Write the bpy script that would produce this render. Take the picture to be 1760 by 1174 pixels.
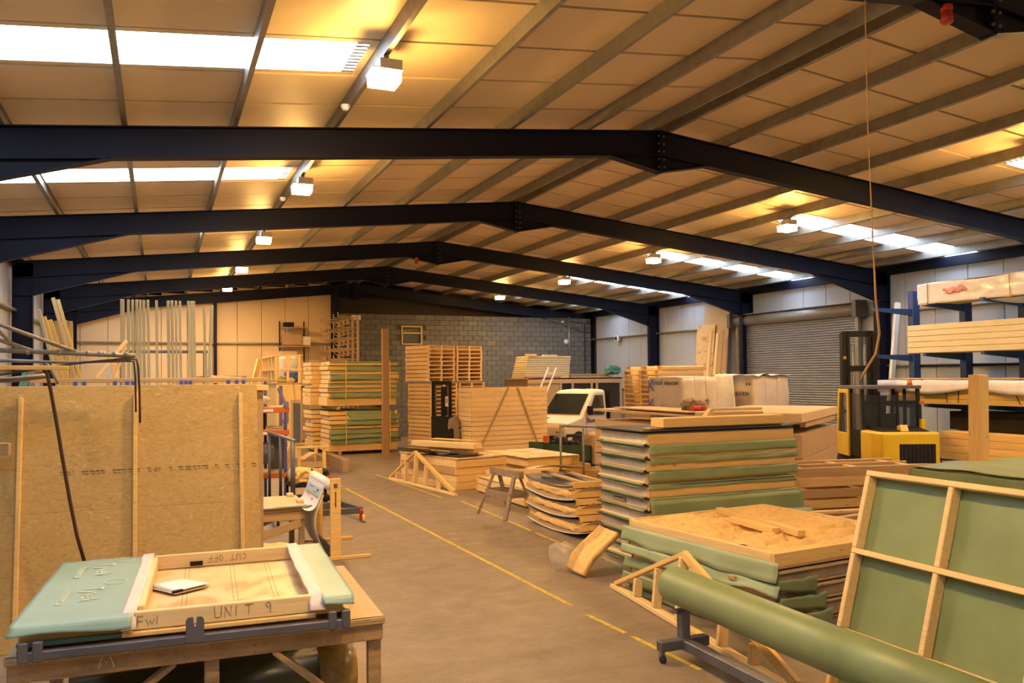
import bpy, bmesh, math, random
from mathutils import Vector as V, Matrix, noise as NZ

R = random.Random(11)
SC = bpy.context.scene
COL = SC.collection
for o in list(bpy.data.objects):
    bpy.data.objects.remove(o)
H = 2.6                                             # eye height

# ------------------------------------------------------------------ camera
def make_camera():
    f, yaw, pit, roll, cy = 1425.53, .4016, .0209, -.0090, 30.5
    rt = V((math.cos(yaw), -math.sin(yaw), 0)); fh = V((math.sin(yaw), math.cos(yaw), 0))
    F = fh * math.cos(pit) + V((0, 0, 1)) * math.sin(pit)
    U = -fh * math.sin(pit) + V((0, 0, 1)) * math.cos(pit)
    cr, sr = math.cos(roll), math.sin(roll)
    X = rt * cr + U * sr; Y = U * cr - rt * sr
    cam = bpy.data.cameras.new('camera'); cam.sensor_width = 36
    cam.lens = f * 36 / 1760; cam.shift_y = cy / 1760; cam.clip_end = 200
    o = bpy.data.objects.new('camera', cam); COL.objects.link(o)
    M = Matrix.Identity(4)
    for i in range(3):
        M[i][0] = X[i]; M[i][1] = Y[i]; M[i][2] = -F[i]
    M[2][3] = H
    o.matrix_world = M
    SC.camera = o
make_camera()

# ------------------------------------------------------------------ world, exposure
SC.view_settings.view_transform = 'Standard'
SC.view_settings.look = 'None'
SC.view_settings.gamma = 1
SC.view_settings.use_curve_mapping = False
SC.view_settings.exposure = 0.0
SC.cycles.use_denoising = True
SC.cycles.max_bounces = 7
SC.cycles.diffuse_bounces = 5
SC.cycles.glossy_bounces = 3
SC.cycles.sample_clamp_indirect = 4
w = bpy.data.worlds.new('world'); SC.world = w; w.use_nodes = True
w.node_tree.nodes['Background'].inputs[0].default_value = (.55, .62, .72, 1)
w.node_tree.nodes['Background'].inputs[1].default_value = .3
SKY_E = 8.5          # daylight through the rooflight sheets
LAMP_E = 840.0        # high-bay lamp glow
SKY_C = (.74, .92, 1.18)
LAMP_C = (1.0, .55, .15)

# ------------------------------------------------------------------ materials
class NT:
    def __init__(s, name):
        s.m = bpy.data.materials.new(name); s.m.use_nodes = True
        s.t = s.m.node_tree; s.b = s.t.nodes['Principled BSDF']; s._c = None
    def n(s, typ, ins=None, **kw):
        nd = s.t.nodes.new(typ)
        for k, v in kw.items(): setattr(nd, k, v)
        for k, v in (ins or {}).items():
            if hasattr(v, 'bl_idname') or hasattr(v, 'is_output'): s.t.links.new(v, nd.inputs[k])
            else: nd.inputs[k].default_value = v
        return nd
    def co(s, scale=(1, 1, 1), kind='Object', rnd=True, rot=0):
        tc = s.n('ShaderNodeTexCoord').outputs[kind]
        mp = s.n('ShaderNodeMapping', {'Vector': tc, 'Scale': scale, 'Rotation': (0, rot, 0)})
        if rnd:
            oi = s.n('ShaderNodeObjectInfo').outputs['Random']
            ml = s.n('ShaderNodeMath', {0: oi, 1: 37.0}, operation='MULTIPLY').outputs[0]
            s.t.links.new(ml, mp.inputs['Location'])
        return mp.outputs[0]
    def noise(s, co, scale, det=3, rough=.55, dist=0):
        return s.n('ShaderNodeTexNoise', {'Vector': co, 'Scale': scale, 'Detail': det, 'Roughness': rough, 'Distortion': dist}).outputs['Fac']
    def ramp(s, fac, stops):
        r = s.n('ShaderNodeValToRGB', {'Fac': fac}); e = r.color_ramp.elements
        while len(e) < len(stops): e.new(.5)
        for el, (p, c) in zip(e, stops): el.position = p; el.color = (*c, 1)
        return r.outputs[0]
    def mix(s, fac, a, b, mode='MIX'):
        nd = s.n('ShaderNodeMix', data_type='RGBA', blend_type=mode)
        for k, v in ((0, fac), (6, a), (7, b)):
            if hasattr(v, 'is_output'): s.t.links.new(v, nd.inputs[k])
            else: nd.inputs[k].default_value = v if k == 0 else (*v, 1)
        return nd.outputs[2]
    def bump(s, fac, strength=.3, dist=.01):
        b = s.n('ShaderNodeBump', {'Height': fac, 'Strength': strength, 'Distance': dist})
        s.t.links.new(b.outputs[0], s.b.inputs['Normal'])
    def base(s, c):
        if hasattr(c, 'is_output'): s.t.links.new(c, s.b.inputs['Base Color'])
        else: s.b.inputs['Base Color'].default_value = (*c, 1)
        return s
    def set(s, **kw):
        for k, v in kw.items(): s.b.inputs[k.replace('_', ' ')].default_value = v
        return s

def sc(c, k): return tuple(min(1, x * k) for x in c)

def wood(name, c, var=.12, rough=.55, knots=True, grain=.16):
    t = NT(name)
    g = t.noise(t.co((.9, 16, 16)), 2.2, 4, .6, .6)
    col = t.ramp(g, [(.25, sc(c, 1 - grain)), (.55, c), (.8, sc(c, 1 + grain * .6))])
    oi = t.n('ShaderNodeObjectInfo').outputs['Random']
    tone = t.ramp(oi, [(0, (1 - var, 1 - var * 1.2, 1 - var * 1.6)), (.5, (1, 1, 1)), (1, (1 - var * .3, 1 - var * .5, 1 - var))])
    col = t.mix(1.0, col, tone, 'MULTIPLY')
    if knots:
        vo = t.n('ShaderNodeTexVoronoi', {'Vector': t.co((1.3, 5, 5)), 'Scale': 1.6, 'Randomness': 1.0}).outputs['Distance']
        k = t.n('ShaderNodeMapRange', {0: vo, 1: .05, 2: .10, 3: 1.0, 4: 0.0}).outputs[0]
        k = t.n('ShaderNodeMath', {0: k, 1: .75}, operation='MULTIPLY').outputs[0]
        col = t.mix(k, col, sc(c, .35))
    t.base(col).set(Roughness=rough); t.bump(g, .12, .004)
    return t.m

def flat(name, c, rough=.5, metal=0, var=.06, scale=3., spec=None, bump=0):
    t = NT(name)
    f = t.noise(t.co((1, 1, 1)), scale, 4, .6)
    t.base(t.ramp(f, [(.3, sc(c, 1 - var * 1.6)), (.7, sc(c, 1 + var))])).set(Roughness=rough, Metallic=metal)
    if spec is not None: t.set(Specular_IOR_Level=spec)
    if bump: t.bump(f, bump, .02)
    return t.m

def speckle(name, c, c2, scale, rough=.7, c3=None, dist=1.5):
    t = NT(name); co = t.co((1, 1, 1))
    a = t.noise(co, scale, 3, .6, dist); b = t.noise(co, scale * .08, 3, .5)
    vo = t.n('ShaderNodeTexVoronoi', {'Vector': t.co((1, 1, 1)), 'Scale': scale * 1.5}).outputs['Color']
    bw = t.n('ShaderNodeRGBToBW', {0: vo}).outputs[0]
    col = t.ramp(a, [(.28, c2), (.45, c), (.65, c), (.85, c3 or sc(c, 1.2))])
    col = t.mix(.35, col, t.ramp(bw, [(0, sc(c, .75)), (1, sc(c, 1.22))]))
    col = t.mix(.4, col, t.ramp(b, [(.3, sc(c, .82)), (.7, sc(c, 1.1))]))
    t.base(col).set(Roughness=rough); t.bump(bw, .08, .003)
    return t.m

def glow(name, c, e):
    t = NT(name); t.base((.8, .8, .8)); t.set(Emission_Color=(*c, 1), Emission_Strength=e)
    return t.m

def floor_mat():
    t = NT('worn_concrete'); co = t.co((1, 1, 1), rnd=False)
    a = t.noise(co, .55, 5, .62, .8); b = t.noise(co, 3.2, 6, .68, .4); c = t.noise(t.co((.35, 1.6, 1), rnd=False), 1.3, 5, .7, 1.2)
    d = t.noise(co, 38, 3, .6)
    col = t.ramp(a, [(.25, (.165, .128, .09)), (.5, (.245, .195, .14)), (.75, (.32, .26, .19))])
    col = t.mix(.45, col, t.ramp(b, [(.3, (.13, .10, .07)), (.6, (.25, .20, .145)), (.8, (.34, .28, .21))]))
    col = t.mix(.35, col, t.ramp(c, [(.35, (.13, .10, .07)), (.6, (.28, .22, .16))]))
    col = t.mix(.15, col, t.ramp(d, [(.3, (.12, .09, .06)), (.7, (.5, .42, .32))]))
    t.base(col)
    t.t.links.new(t.ramp(b, [(.3, (.62, .62, .62)), (.8, (.42, .42, .42))]), t.b.inputs['Roughness'])
    t.bump(b, .1, .01)
    return t.m

def block_mat():
    t = NT('concrete_block'); co = t.co((1, 1, 1))
    a = t.noise(co, 9, 4, .7)
    oi = t.n('ShaderNodeObjectInfo').outputs['Random']
    tone = t.ramp(oi, [(0, (.82, .82, .80)), (.5, (1, 1, 1)), (.9, (1.0, 1.0, .97)), (1, (1.25, 1.24, 1.2))])
    t.base(t.mix(1.0, t.ramp(a, [(.3, (.115, .115, .105)), (.7, (.17, .17, .155))]), tone, 'MULTIPLY')).set(Roughness=.9)
    t.bump(a, .3, .01)
    return t.m

def ply_mat():
    t = NT('pine_plywood'); co = t.co((1.1, .55, 1))
    n0 = t.noise(co, 2.6, 2, .5, .35)
    wv = t.n('ShaderNodeMath', {0: n0, 1: 16.0}, operation='MULTIPLY').outputs[0]
    wv = t.n('ShaderNodeMath', {0: wv}, operation='SINE').outputs[0]
    wv = t.n('ShaderNodeMapRange', {0: wv, 1: -1.0, 2: 1.0}).outputs[0]
    t.base(t.ramp(wv, [(.0, (.50, .31, .10)), (.45, (.70, .48, .20)), (1, (.78, .57, .29))])).set(Roughness=.5)
    return t.m

def dirty_wood(name, c):
    t = NT(name); g = t.noise(t.co((1.2, 14, 14)), 2, 4, .65, .5); b = t.noise(t.co((1, 1, 1)), 7, 5, .7)
    sp = t.noise(t.co((1, 1, 1)), 46, 2, .5)
    col = t.ramp(g, [(.25, sc(c, .72)), (.6, c), (.85, sc(c, 1.2))])
    col = t.mix(t.ramp(b, [(.45, (0, 0, 0)), (.75, (.6, .6, .6))]), col, sc(c, .42))
    col = t.mix(t.ramp(sp, [(.66, (0, 0, 0)), (.72, (.8, .8, .8))]), col, sc(c, .25))
    t.base(col).set(Roughness=.7); t.bump(b, .15, .005)
    return t.m

M = {}
M['pine'] = wood('sawn_pine', (.88, .59, .21))
M['pale'] = wood('pale_pine', (.90, .66, .32), .08)
M['old'] = wood('aged_pine', (.55, .38, .19), .14)
M['treated'] = wood('treated_batten', (.56, .54, .36), .10, knots=False)
M['yellowpine'] = wood('yellow_pine', (.62, .44, .13), .14, knots=False)
M['brownpost'] = wood('brown_post', (.36, .20, .075), .08)
M['pallet'] = wood('pallet_wood', (.78, .54, .24), .14)
M['grimy'] = dirty_wood('grimy_timber', (.34, .26, .17))
M['bench'] = dirty_wood('bench_timber', (.50, .33, .16))
def osb_mat():
    t = NT('strand_board')
    a = t.noise(t.co((2.4, 1, 5), rot=.5), 3.4, 4, .65, 2.2); b = t.noise(t.co((2.0, 1, 5.5), rot=-.6), 2.7, 3, .6, 2.0); c = t.noise(t.co((4.5, 1, 3), rot=.2), 3.0, 3, .6, 2.4)
    d = t.noise(t.co((1, 1, 1)), 1.6, 4, .6)
    col = t.ramp(a, [(.30, (.36, .23, .07)), (.45, (.56, .38, .125)), (.58, (.60, .41, .14)), (.70, (.84, .63, .32))])
    col = t.mix(t.ramp(b, [(.50, (0, 0, 0)), (.68, (.7, .7, .7))]), col, (.66, .47, .19))
    col = t.mix(t.ramp(c, [(.56, (0, 0, 0)), (.70, (.6, .6, .6))]), col, (.40, .26, .08))
    col = t.mix(.35, col, t.ramp(d, [(.3, (.44, .29, .09)), (.7, (.66, .46, .17))]))
    t.base(col).set(Roughness=.65); t.bump(a, .1, .004)
    return t.m
M['osb'] = osb_mat()
M['benchtop'] = speckle('worn_bench_board', (.52, .36, .18), (.22, .14, .07), 18, c3=(.70, .54, .32))
M['chip'] = speckle('chipboard', (.62, .46, .25), (.50, .36, .18), 60)
M['chipd'] = speckle('brown_chipboard', (.46, .31, .16), (.38, .25, .12), 60)
M['mdf'] = flat('cream_board', (.70, .62, .42), .6, var=.04)
M['ply'] = ply_mat()
M['green'] = flat('green_membrane', (.225, .295, .135), .42, var=.10, scale=1.7, bump=.12)
M['greend'] = flat('dark_green_membrane', (.12, .23, .15), .45, var=.12, scale=1.7)
M['teal'] = flat('teal_membrane', (.30, .465, .39), .4, var=.06, scale=2)
M['sage'] = flat('sage_membrane', (.34, .44, .27), .4, var=.08, scale=2, bump=.12)
M['pink'] = flat('pink_felt_strip', (.78, .64, .58), .7, var=.04)
M['navy'] = flat('navy_steel_paint', (.0035, .0055, .020), .55, var=.10, scale=1.2, spec=.25)
M['blue'] = flat('blue_rack_paint', (.030, .075, .22), .45, var=.08)
M['violet'] = flat('violet_blue_steel', (.13, .12, .30), .45, var=.08)
M['bluep'] = flat('bright_blue_plastic', (.06, .10, .42), .5)
M['galv'] = flat('galvanised_steel', (.30, .29, .25), .42, .55, var=.12, scale=5)
M['steel'] = flat('grey_painted_steel', (.13, .13, .15), .45, .3, var=.12)
M['pipe'] = flat('worn_pipe', (.27, .24, .20), .5, .4, var=.2, scale=8)
M['black'] = flat('black_paint', (.010, .0095, .009), .55, var=.15, spec=.25)
M['rubber'] = flat('black_rubber', (.02, .02, .02), .75)
M['felt'] = flat('black_felt_sheet', (.035, .04, .05), .6)
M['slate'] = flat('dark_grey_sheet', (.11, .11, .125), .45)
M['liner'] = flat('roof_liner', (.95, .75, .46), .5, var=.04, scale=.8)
M['joint_and_shade'] = flat('dark_joint_and_shade', (.06, .045, .03), .8)
M['clad'] = flat('white_wall_panel', (.46, .50, .54), .5, var=.03, scale=.8)
M['cladcream'] = flat('cream_wall_panel', (.82, .61, .34), .5, var=.03, scale=.8)
M['conc'] = floor_mat()
M['block'] = block_mat()
M['mortar'] = flat('mortar', (.10, .098, .09), .9)
M['yline'] = flat('yellow_floor_paint', (.62, .46, .06), .6, var=.25, scale=14)
M['shutter'] = flat('shutter_steel', (.25, .26, .27), .42, .25, var=.06)
M['yellow'] = flat('yellow_truck_paint', (.72, .50, .02), .32, var=.05)
M['cream'] = flat('cream_van_paint', (.72, .62, .46), .3, var=.04)
M['orange'] = flat('orange_beam_paint', (.58, .13, .025), .45)
M['redp'] = flat('red_paint', (.5, .04, .03), .4)
M['white'] = flat('white_paper', (.82, .80, .78), .6, var=.03)
M['wpaint'] = flat('white_paint', (.78, .76, .70), .4)
M['wool'] = speckle('mineral_wool', (.86, .58, .22), (.56, .33, .10), 5.5, .95, c3=(.97, .78, .42), dist=2.5)
M['eps'] = flat('pale_board_edge', (.82, .72, .52), .7, var=.07, scale=9)
M['dust'] = flat('dark_olive_plastic', (.035, .05, .025), .25, var=.2)
M['amber'] = flat('amber_tape', (.40, .28, .10), .25, var=.2, scale=12)
M['card'] = flat('cardboard', (.46, .30, .15), .75)
M['dgreen'] = flat('dark_green_paint', (.02, .06, .025), .5)
M['teala'] = flat('teal_paint', (.10, .32, .30), .5)
M['fadedred'] = flat('faded_red_print', (.72, .32, .32), .5)
M['paleblue'] = flat('pale_blue_print', (.50, .62, .70), .6)
M['ink'] = flat('pencil_ink', (.20, .13, .065), .8)
M['inkblack'] = flat('black_print', (.03, .03, .03), .6)
M['inkblue'] = flat('blue_print', (.05, .11, .45), .5)
M['inkpale'] = flat('pale_print', (.62, .72, .58), .6)
M['inkred'] = flat('red_print', (.6, .15, .15), .6)
M['strap'] = flat('yellow_strap', (.68, .55, .16), .4)
M['cable'] = flat('brown_hose', (.06, .025, .012), .4)
M['rope'] = flat('tan_rope', (.33, .19, .08), .8)
M['sky'] = glow('daylit_rooflight', SKY_C, SKY_E)
M['lamp'] = glow('lit_lamp_lens', LAMP_C, LAMP_E)
M['lampside'] = glow('lit_lamp_skirt', (1.0, .55, .15), 118.0)

def film_mat(name, c, alpha, rough=.16):
    t = NT(name); tr = t.n('ShaderNodeBsdfTransparent')
    f = t.noise(t.co((2, 2, 2)), 3, 4, .6)
    t.base(c).set(Roughness=rough); t.bump(f, .5, .03)
    mx = t.n('ShaderNodeMixShader', {0: alpha, 1: tr.outputs[0], 2: t.b.outputs[0]})
    out = [n for n in t.t.nodes if n.type == 'OUTPUT_MATERIAL'][0]
    t.t.links.new(mx.outputs[0], out.inputs[0])
    return t.m
M['film'] = film_mat('clear_film', (.8, .78, .74), .07)
M['bagfilm'] = film_mat('bag_film', (.8, .72, .6), .30)
M['wrap'] = flat('white_plastic_wrap', (.78, .77, .82), .22, var=.05, scale=5, bump=.5)
M['bale'] = flat('bale_plastic', (.56, .49, .42), .28, var=.06, scale=4, bump=.5)
M['glass'] = film_mat('window_glass', (.04, .05, .055), .45, .05)
M['darkglass'] = flat('dark_glass', (.02, .025, .03), .06)

# ------------------------------------------------------------------ builders
def tag(o, label=None, cat=None, group=None, kind=None):
    if label: o['label'] = label
    if cat: o['category'] = cat
    if group: o['group'] = group
    if kind: o['kind'] = kind
    return o

def new(name, me, mat=None, parent=None, loc=None, rot=None):
    o = bpy.data.objects.new(name, me); COL.objects.link(o)
    if mat is not None and me is not None:
        m = M[mat] if isinstance(mat, str) else mat
        if not me.materials: me.materials.append(m)
        elif me.materials[0] != m:
            o.material_slots[0].link = 'OBJECT'; o.material_slots[0].material = m
    if parent: o.parent = parent
    if loc is not None: o.location = loc
    if rot is not None: o.rotation_euler = rot
    return o

def T(name, label, cat, loc=(0, 0, 0), rz=0, group=None, kind=None, rx=0, ry=0):
    o = bpy.data.objects.new(name, None); COL.objects.link(o)
    o.empty_display_size = .1; o.location = loc; o.rotation_euler = (rx, ry, rz)
    return tag(o, label, cat, group, kind)

_bx = {}
def bxm(sx, sy, sz, ch=None):
    k = (round(sx, 3), round(sy, 3), round(sz, 3), ch)
    if k in _bx: return _bx[k]
    sx, sy, sz = k[:3]; c = ch if ch is not None else min(.006, min(sx, sy, sz) * .18)
    bm = bmesh.new()
    if c <= 0:
        bmesh.ops.create_cube(bm, size=1)
        for v in bm.verts: v.co = (v.co.x * sx, v.co.y * sy, v.co.z * sz)
    else:
        for i in (-1, 1):
            for j in (-1, 1):
                for l in (-1, 1):
                    x, y, z = i * sx / 2, j * sy / 2, l * sz / 2
                    bm.verts.new((x, y - j * c, z - l * c)); bm.verts.new((x - i * c, y, z - l * c)); bm.verts.new((x - i * c, y - j * c, z))
        bmesh.ops.convex_hull(bm, input=bm.verts)
    me = bpy.data.meshes.new('board'); bm.to_mesh(me); bm.free()
    _bx[k] = me
    return me

def B(name, mat, c, s, parent=None, rot=(0, 0, 0), ch=None):
    me = bxm(*s, ch)
    if me.materials and me.materials[0] != (M[mat] if isinstance(mat, str) else mat):
        k = (round(s[0], 3), round(s[1], 3), round(s[2], 3), ch, mat)
        if k not in _bx:
            m2 = me.copy(); m2.materials.clear(); _bx[k] = m2
        me = _bx[k]
    return new(name, me, mat, parent, c, rot)

def bar(name, mat, a, b, w_, t_, parent=None, up=(0, 0, 1), ch=None):
    """a board or bar from a to b: w_ across, t_ along the up direction"""
    a, b = V(a), V(b); d = b - a; L = d.length; x = d.normalized(); u = V(up)
    if abs(x.dot(u)) > .98: u = V((0, 1, 0))
    y = u.cross(x).normalized(); z = x.cross(y)
    o = B(name, mat, (0, 0, 0), (L, w_, t_), parent, ch=ch)
    m = Matrix((x, y, z)).transposed().to_4x4(); m.translation = (a + b) / 2
    o.matrix_basis = m
    return o

class MB:
    def __init__(s): s.v = []; s.f = []
    def add(s, vs, fs):
        n = len(s.v); s.v += [tuple(p) for p in vs]; s.f += [tuple(i + n for i in f) for f in fs]; return s
    def box(s, c, d, rz=0, ry=0, rx=0):
        m = Matrix.Rotation(rz, 3, 'Z') @ Matrix.Rotation(ry, 3, 'Y') @ Matrix.Rotation(rx, 3, 'X')
        p = [V(c) + m @ V((i * d[0] / 2, j * d[1] / 2, k * d[2] / 2)) for i in (-1, 1) for j in (-1, 1) for k in (-1, 1)]
        return s.add(p, [(0, 1, 3, 2), (4, 6, 7, 5), (0, 4, 5, 1), (2, 3, 7, 6), (0, 2, 6, 4), (1, 5, 7, 3)])
    def prism(s, poly, a, b, axis='y'):
        """polygon extruded between a and b along an axis; polygon points fill the other two axes in order"""
        def P(q, t): return {'y': (q[0], t, q[1]), 'x': (t, q[0], q[1]), 'z': (q[0], q[1], t)}[axis]
        n = len(poly)
        vs = [P(q, a) for q in poly] + [P(q, b) for q in poly]
        fs = [tuple(range(n)), tuple(range(2 * n - 1, n - 1, -1))] + [(i, i + n, (i + 1) % n + n, (i + 1) % n) for i in range(n)]
        return s.add(vs, fs)
    def tube(s, pts, r, n=8, cap=True):
        pts = [V(p) for p in pts]; rs = r if isinstance(r, (list, tuple)) else [r] * len(pts)
        vs, fs = [], []; u = None
        for i, p in enumerate(pts):
            d = (pts[min(i + 1, len(pts) - 1)] - pts[max(i - 1, 0)]).normalized()
            if u is None: u = d.orthogonal().normalized()
            u = (u - d * u.dot(d)).normalized(); w2 = d.cross(u)
            vs += [p + (u * math.cos(2 * math.pi * k / n) + w2 * math.sin(2 * math.pi * k / n)) * rs[i] for k in range(n)]
        for i in range(len(pts) - 1):
            fs += [(i * n + k, i * n + (k + 1) % n, (i + 1) * n + (k + 1) % n, (i + 1) * n + k) for k in range(n)]
        if cap: fs += [tuple(range(n - 1, -1, -1)), tuple(range((len(pts) - 1) * n, len(pts) * n))]
        return s.add(vs, fs)
    def grid(s, fn, nu, nv):
        vs = [fn(i / nu, j / nv) for j in range(nv + 1) for i in range(nu + 1)]
        return s.add(vs, [(j * (nu + 1) + i, j * (nu + 1) + i + 1, (j + 1) * (nu + 1) + i + 1, (j + 1) * (nu + 1) + i) for j in range(nv) for i in range(nu)])
    def mesh(s, name, smooth=False):
        me = bpy.data.meshes.new(name); me.from_pydata(s.v, [], s.f)
        bm = bmesh.new(); bm.from_mesh(me); bmesh.ops.recalc_face_normals(bm, faces=bm.faces); bm.to_mesh(me); bm.free()
        if smooth: me.polygons.foreach_set('use_smooth', [True] * len(me.polygons))
        return me
    def build(s, name, mat, parent=None, loc=None, rot=None, smooth=False):
        return new(name, s.mesh(name, smooth), mat, parent, loc, rot)

def sheet(name, mat, fn, nu, nv, parent=None, t=.004, loc=None, rot=None):
    """a draped sheet with a real thickness"""
    o = MB().grid(fn, nu, nv).build(name, mat, parent, loc, rot, True)
    md = o.modifiers.new('thickness', 'SOLIDIFY'); md.thickness = t; md.offset = 0
    return o

def tube(name, mat, pts, r, parent=None, n=8, smooth=True):
    return MB().tube(pts, r, n).build(name, mat, parent, smooth=smooth)

def lump(name, mat, s, parent=None, loc=None, rot=None, amp=.04, fr=2.2, seed=0, n=10, sq=.35):
    """soft rounded block (bales, bags, quilts)"""
    bm = bmesh.new(); bmesh.ops.create_cube(bm, size=2)
    bmesh.ops.subdivide_edges(bm, edges=bm.edges, cuts=n, use_grid_fill=True)
    for v in bm.verts:
        p = v.co.copy(); q = p.normalized() * 1.25
        p = p.lerp(q, sq)
        d = NZ.noise_vector(V((p.x * s[0], p.y * s[1], p.z * s[2])) * fr + V((seed * 7.3, seed, 0)))
        v.co = V((p.x * s[0] / 2, p.y * s[1] / 2, p.z * s[2] / 2)) + d * amp
    me = bpy.data.meshes.new(name); bm.to_mesh(me); bm.free()
    me.polygons.foreach_set('use_smooth', [True] * len(me.polygons))
    return new(name, me, mat, parent, loc, rot)

def text(name, mat, body, size, parent=None, loc=(0, 0, 0), rot=(0, 0, 0), ext=.0015, sx=1):
    c = bpy.data.curves.new(name, 'FONT'); c.body = body; c.size = size; c.extrude = ext
    c.materials.append(M[mat]); c.align_x = 'LEFT'
    k = bpy.data.objects.new(name, c)
    me = bpy.data.meshes.new_from_object(k); bpy.data.objects.remove(k)
    o = new(name, me, None, parent, loc, rot); o.scale = (sx, 1, 1)
    return o

def stroke(name, mat, lines, r, parent=None, loc=(0, 0, 0), rot=(0, 0, 0)):
    """hand-written strokes: thin raised ink lines in the local xy plane"""
    mb = MB()
    for ln in lines: mb.tube([(x, y, 0) for x, y in ln], r, 4)
    return mb.build(name, mat, parent, loc, rot)

ORD = ['first', 'second', 'third', 'fourth', 'fifth', 'sixth', 'seventh', 'eighth', 'ninth', 'tenth', 'eleventh', 'twelfth', 'thirteenth',
       'fourteenth', 'fifteenth', 'sixteenth', 'seventeenth', 'eighteenth', 'nineteenth', 'twentieth']
ORD += ['twenty-' + o for o in ORD[:9]]
def top_ord(i): return 'topmost' if i == 0 else ORD[i] + ' from the top'
PI = math.pi

# ================================================================== THE HALL
XL, XW, XR, ZR, TN, Y0, Y1 = -3.45, 19.4, 7.68, 6.68, .1008, -6.9, 35.72
def zr(x): return ZR - abs(x - XR) * TN

# ---- floor with its painted lines
fl = MB().box(((XL + XW) / 2, (Y0 + 36.6) / 2, -.1), (XW - XL + .6, 36.6 - Y0 + .4, .2)).build('floor', 'conc'); tag(fl, kind='structure')
def line(y0, y1, x0, x1, w_=.055): bar('line_marking', 'yline', (x0, y0, .0012), (x1, y1, .0012), w_, .0025, fl, ch=0)
line(8.45, 19.6, 4.29, 4.03); line(7.32, 8.05, 4.325, 4.28); line(6.15, 7.2, 4.39, 4.33); line(19.9, 27, 4.02, 3.9)
line(10.6, 12.6, 5.72, 5.75); line(12.8, 16.5, 5.755, 5.82); line(17.0, 22, 5.6, 5.35)

# ---- roof: liner panels, rooflights, purlins
ceil = MB()
for s, xe in ((-1, XL), (1, XW)):
    d = abs(xe - XR) + .15
    a = math.atan(TN) * s
    ceil.box((XR + s * d / 2, (Y0 + 36.6) / 2, ZR + .29 - d / 2 * TN), (d / math.cos(a), 36.6 - Y0 + .4, .04), ry=a)
ceil = ceil.build('ceiling', 'joint_and_shade'); tag(ceil, kind='structure')
PW = 1.17
def slope_bar(name, mat, s, x0, x1, y, w_, t_, dz):
    return bar(name, mat, (x0, y, zr(x0) + dz), (x1, y, zr(x1) + dz), w_, t_, ceil, ch=0)
k0 = -15
for i in range(k0, 23):
    yc = 10.1 + PW * i + PW / 2
    if yc > 36.2: break
    light = (i % 5) == 4                              # y = 8.83..10.0, 14.68..15.85, ...
    for s, xe in ((-1, XL), (1, XW)):
        xs = XR + s * 5.95 if s > 0 else 2.16
        if light and yc < 33:
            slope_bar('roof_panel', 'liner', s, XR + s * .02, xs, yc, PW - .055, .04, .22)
            ll = slope_bar('rooflight', 'sky', s, xs, xe, yc, PW - .22, .03, .235)
            # dark rubber seal round the sheet, wavy where the corrugation ends
            mb = MB()
            for q in (-1, 1):
                mb.box((0, q * (PW / 2 - .065), -.012), (abs(xe - xs) / math.cos(math.atan(TN)), .096, .035))
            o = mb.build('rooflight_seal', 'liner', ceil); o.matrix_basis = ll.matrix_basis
            comb = MB(); L = abs(xe - xs) / math.cos(math.atan(TN))
            for q in range(10):
                comb.box((-L / 2 + .06, -.45 + q * .1, -.012), (.16, .045, .03))
            o = comb.build('corrugated_end', 'galv', ceil); o.matrix_basis = ll.matrix_basis
        else:
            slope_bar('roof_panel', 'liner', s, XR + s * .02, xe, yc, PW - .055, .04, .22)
zprof = [(-.0325, .0), (.03, .0), (.03, .018), (.012, .018), (.012, .185), (.035, .185), (.035, .2), (-.012, .2), (-.012, .185), (-.006, .012), (-.0325, .012)]
zm = MB().prism(zprof, Y0, 36.2, 'y').mesh('purlin')
for s in (-1, 1):
    xs = [.16] + [1.337 + 1.352 * k for k in range(8)]
    for d in xs:
        if XR + s * d < XL + .3 or XR + s * d > XW - .3: continue
        new('purlin', zm, 'galv', ceil, (XR + s * d, 0, zr(XR + s * d)), (0, math.atan(TN) * s, 0))
# eaves beams
for x in (XL + .12, XW - .14):
    bar('eaves_beam', 'navy', (x, Y0, zr(x) + .03), (x, 36, zr(x) + .03), .09, .26, ceil)

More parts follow.
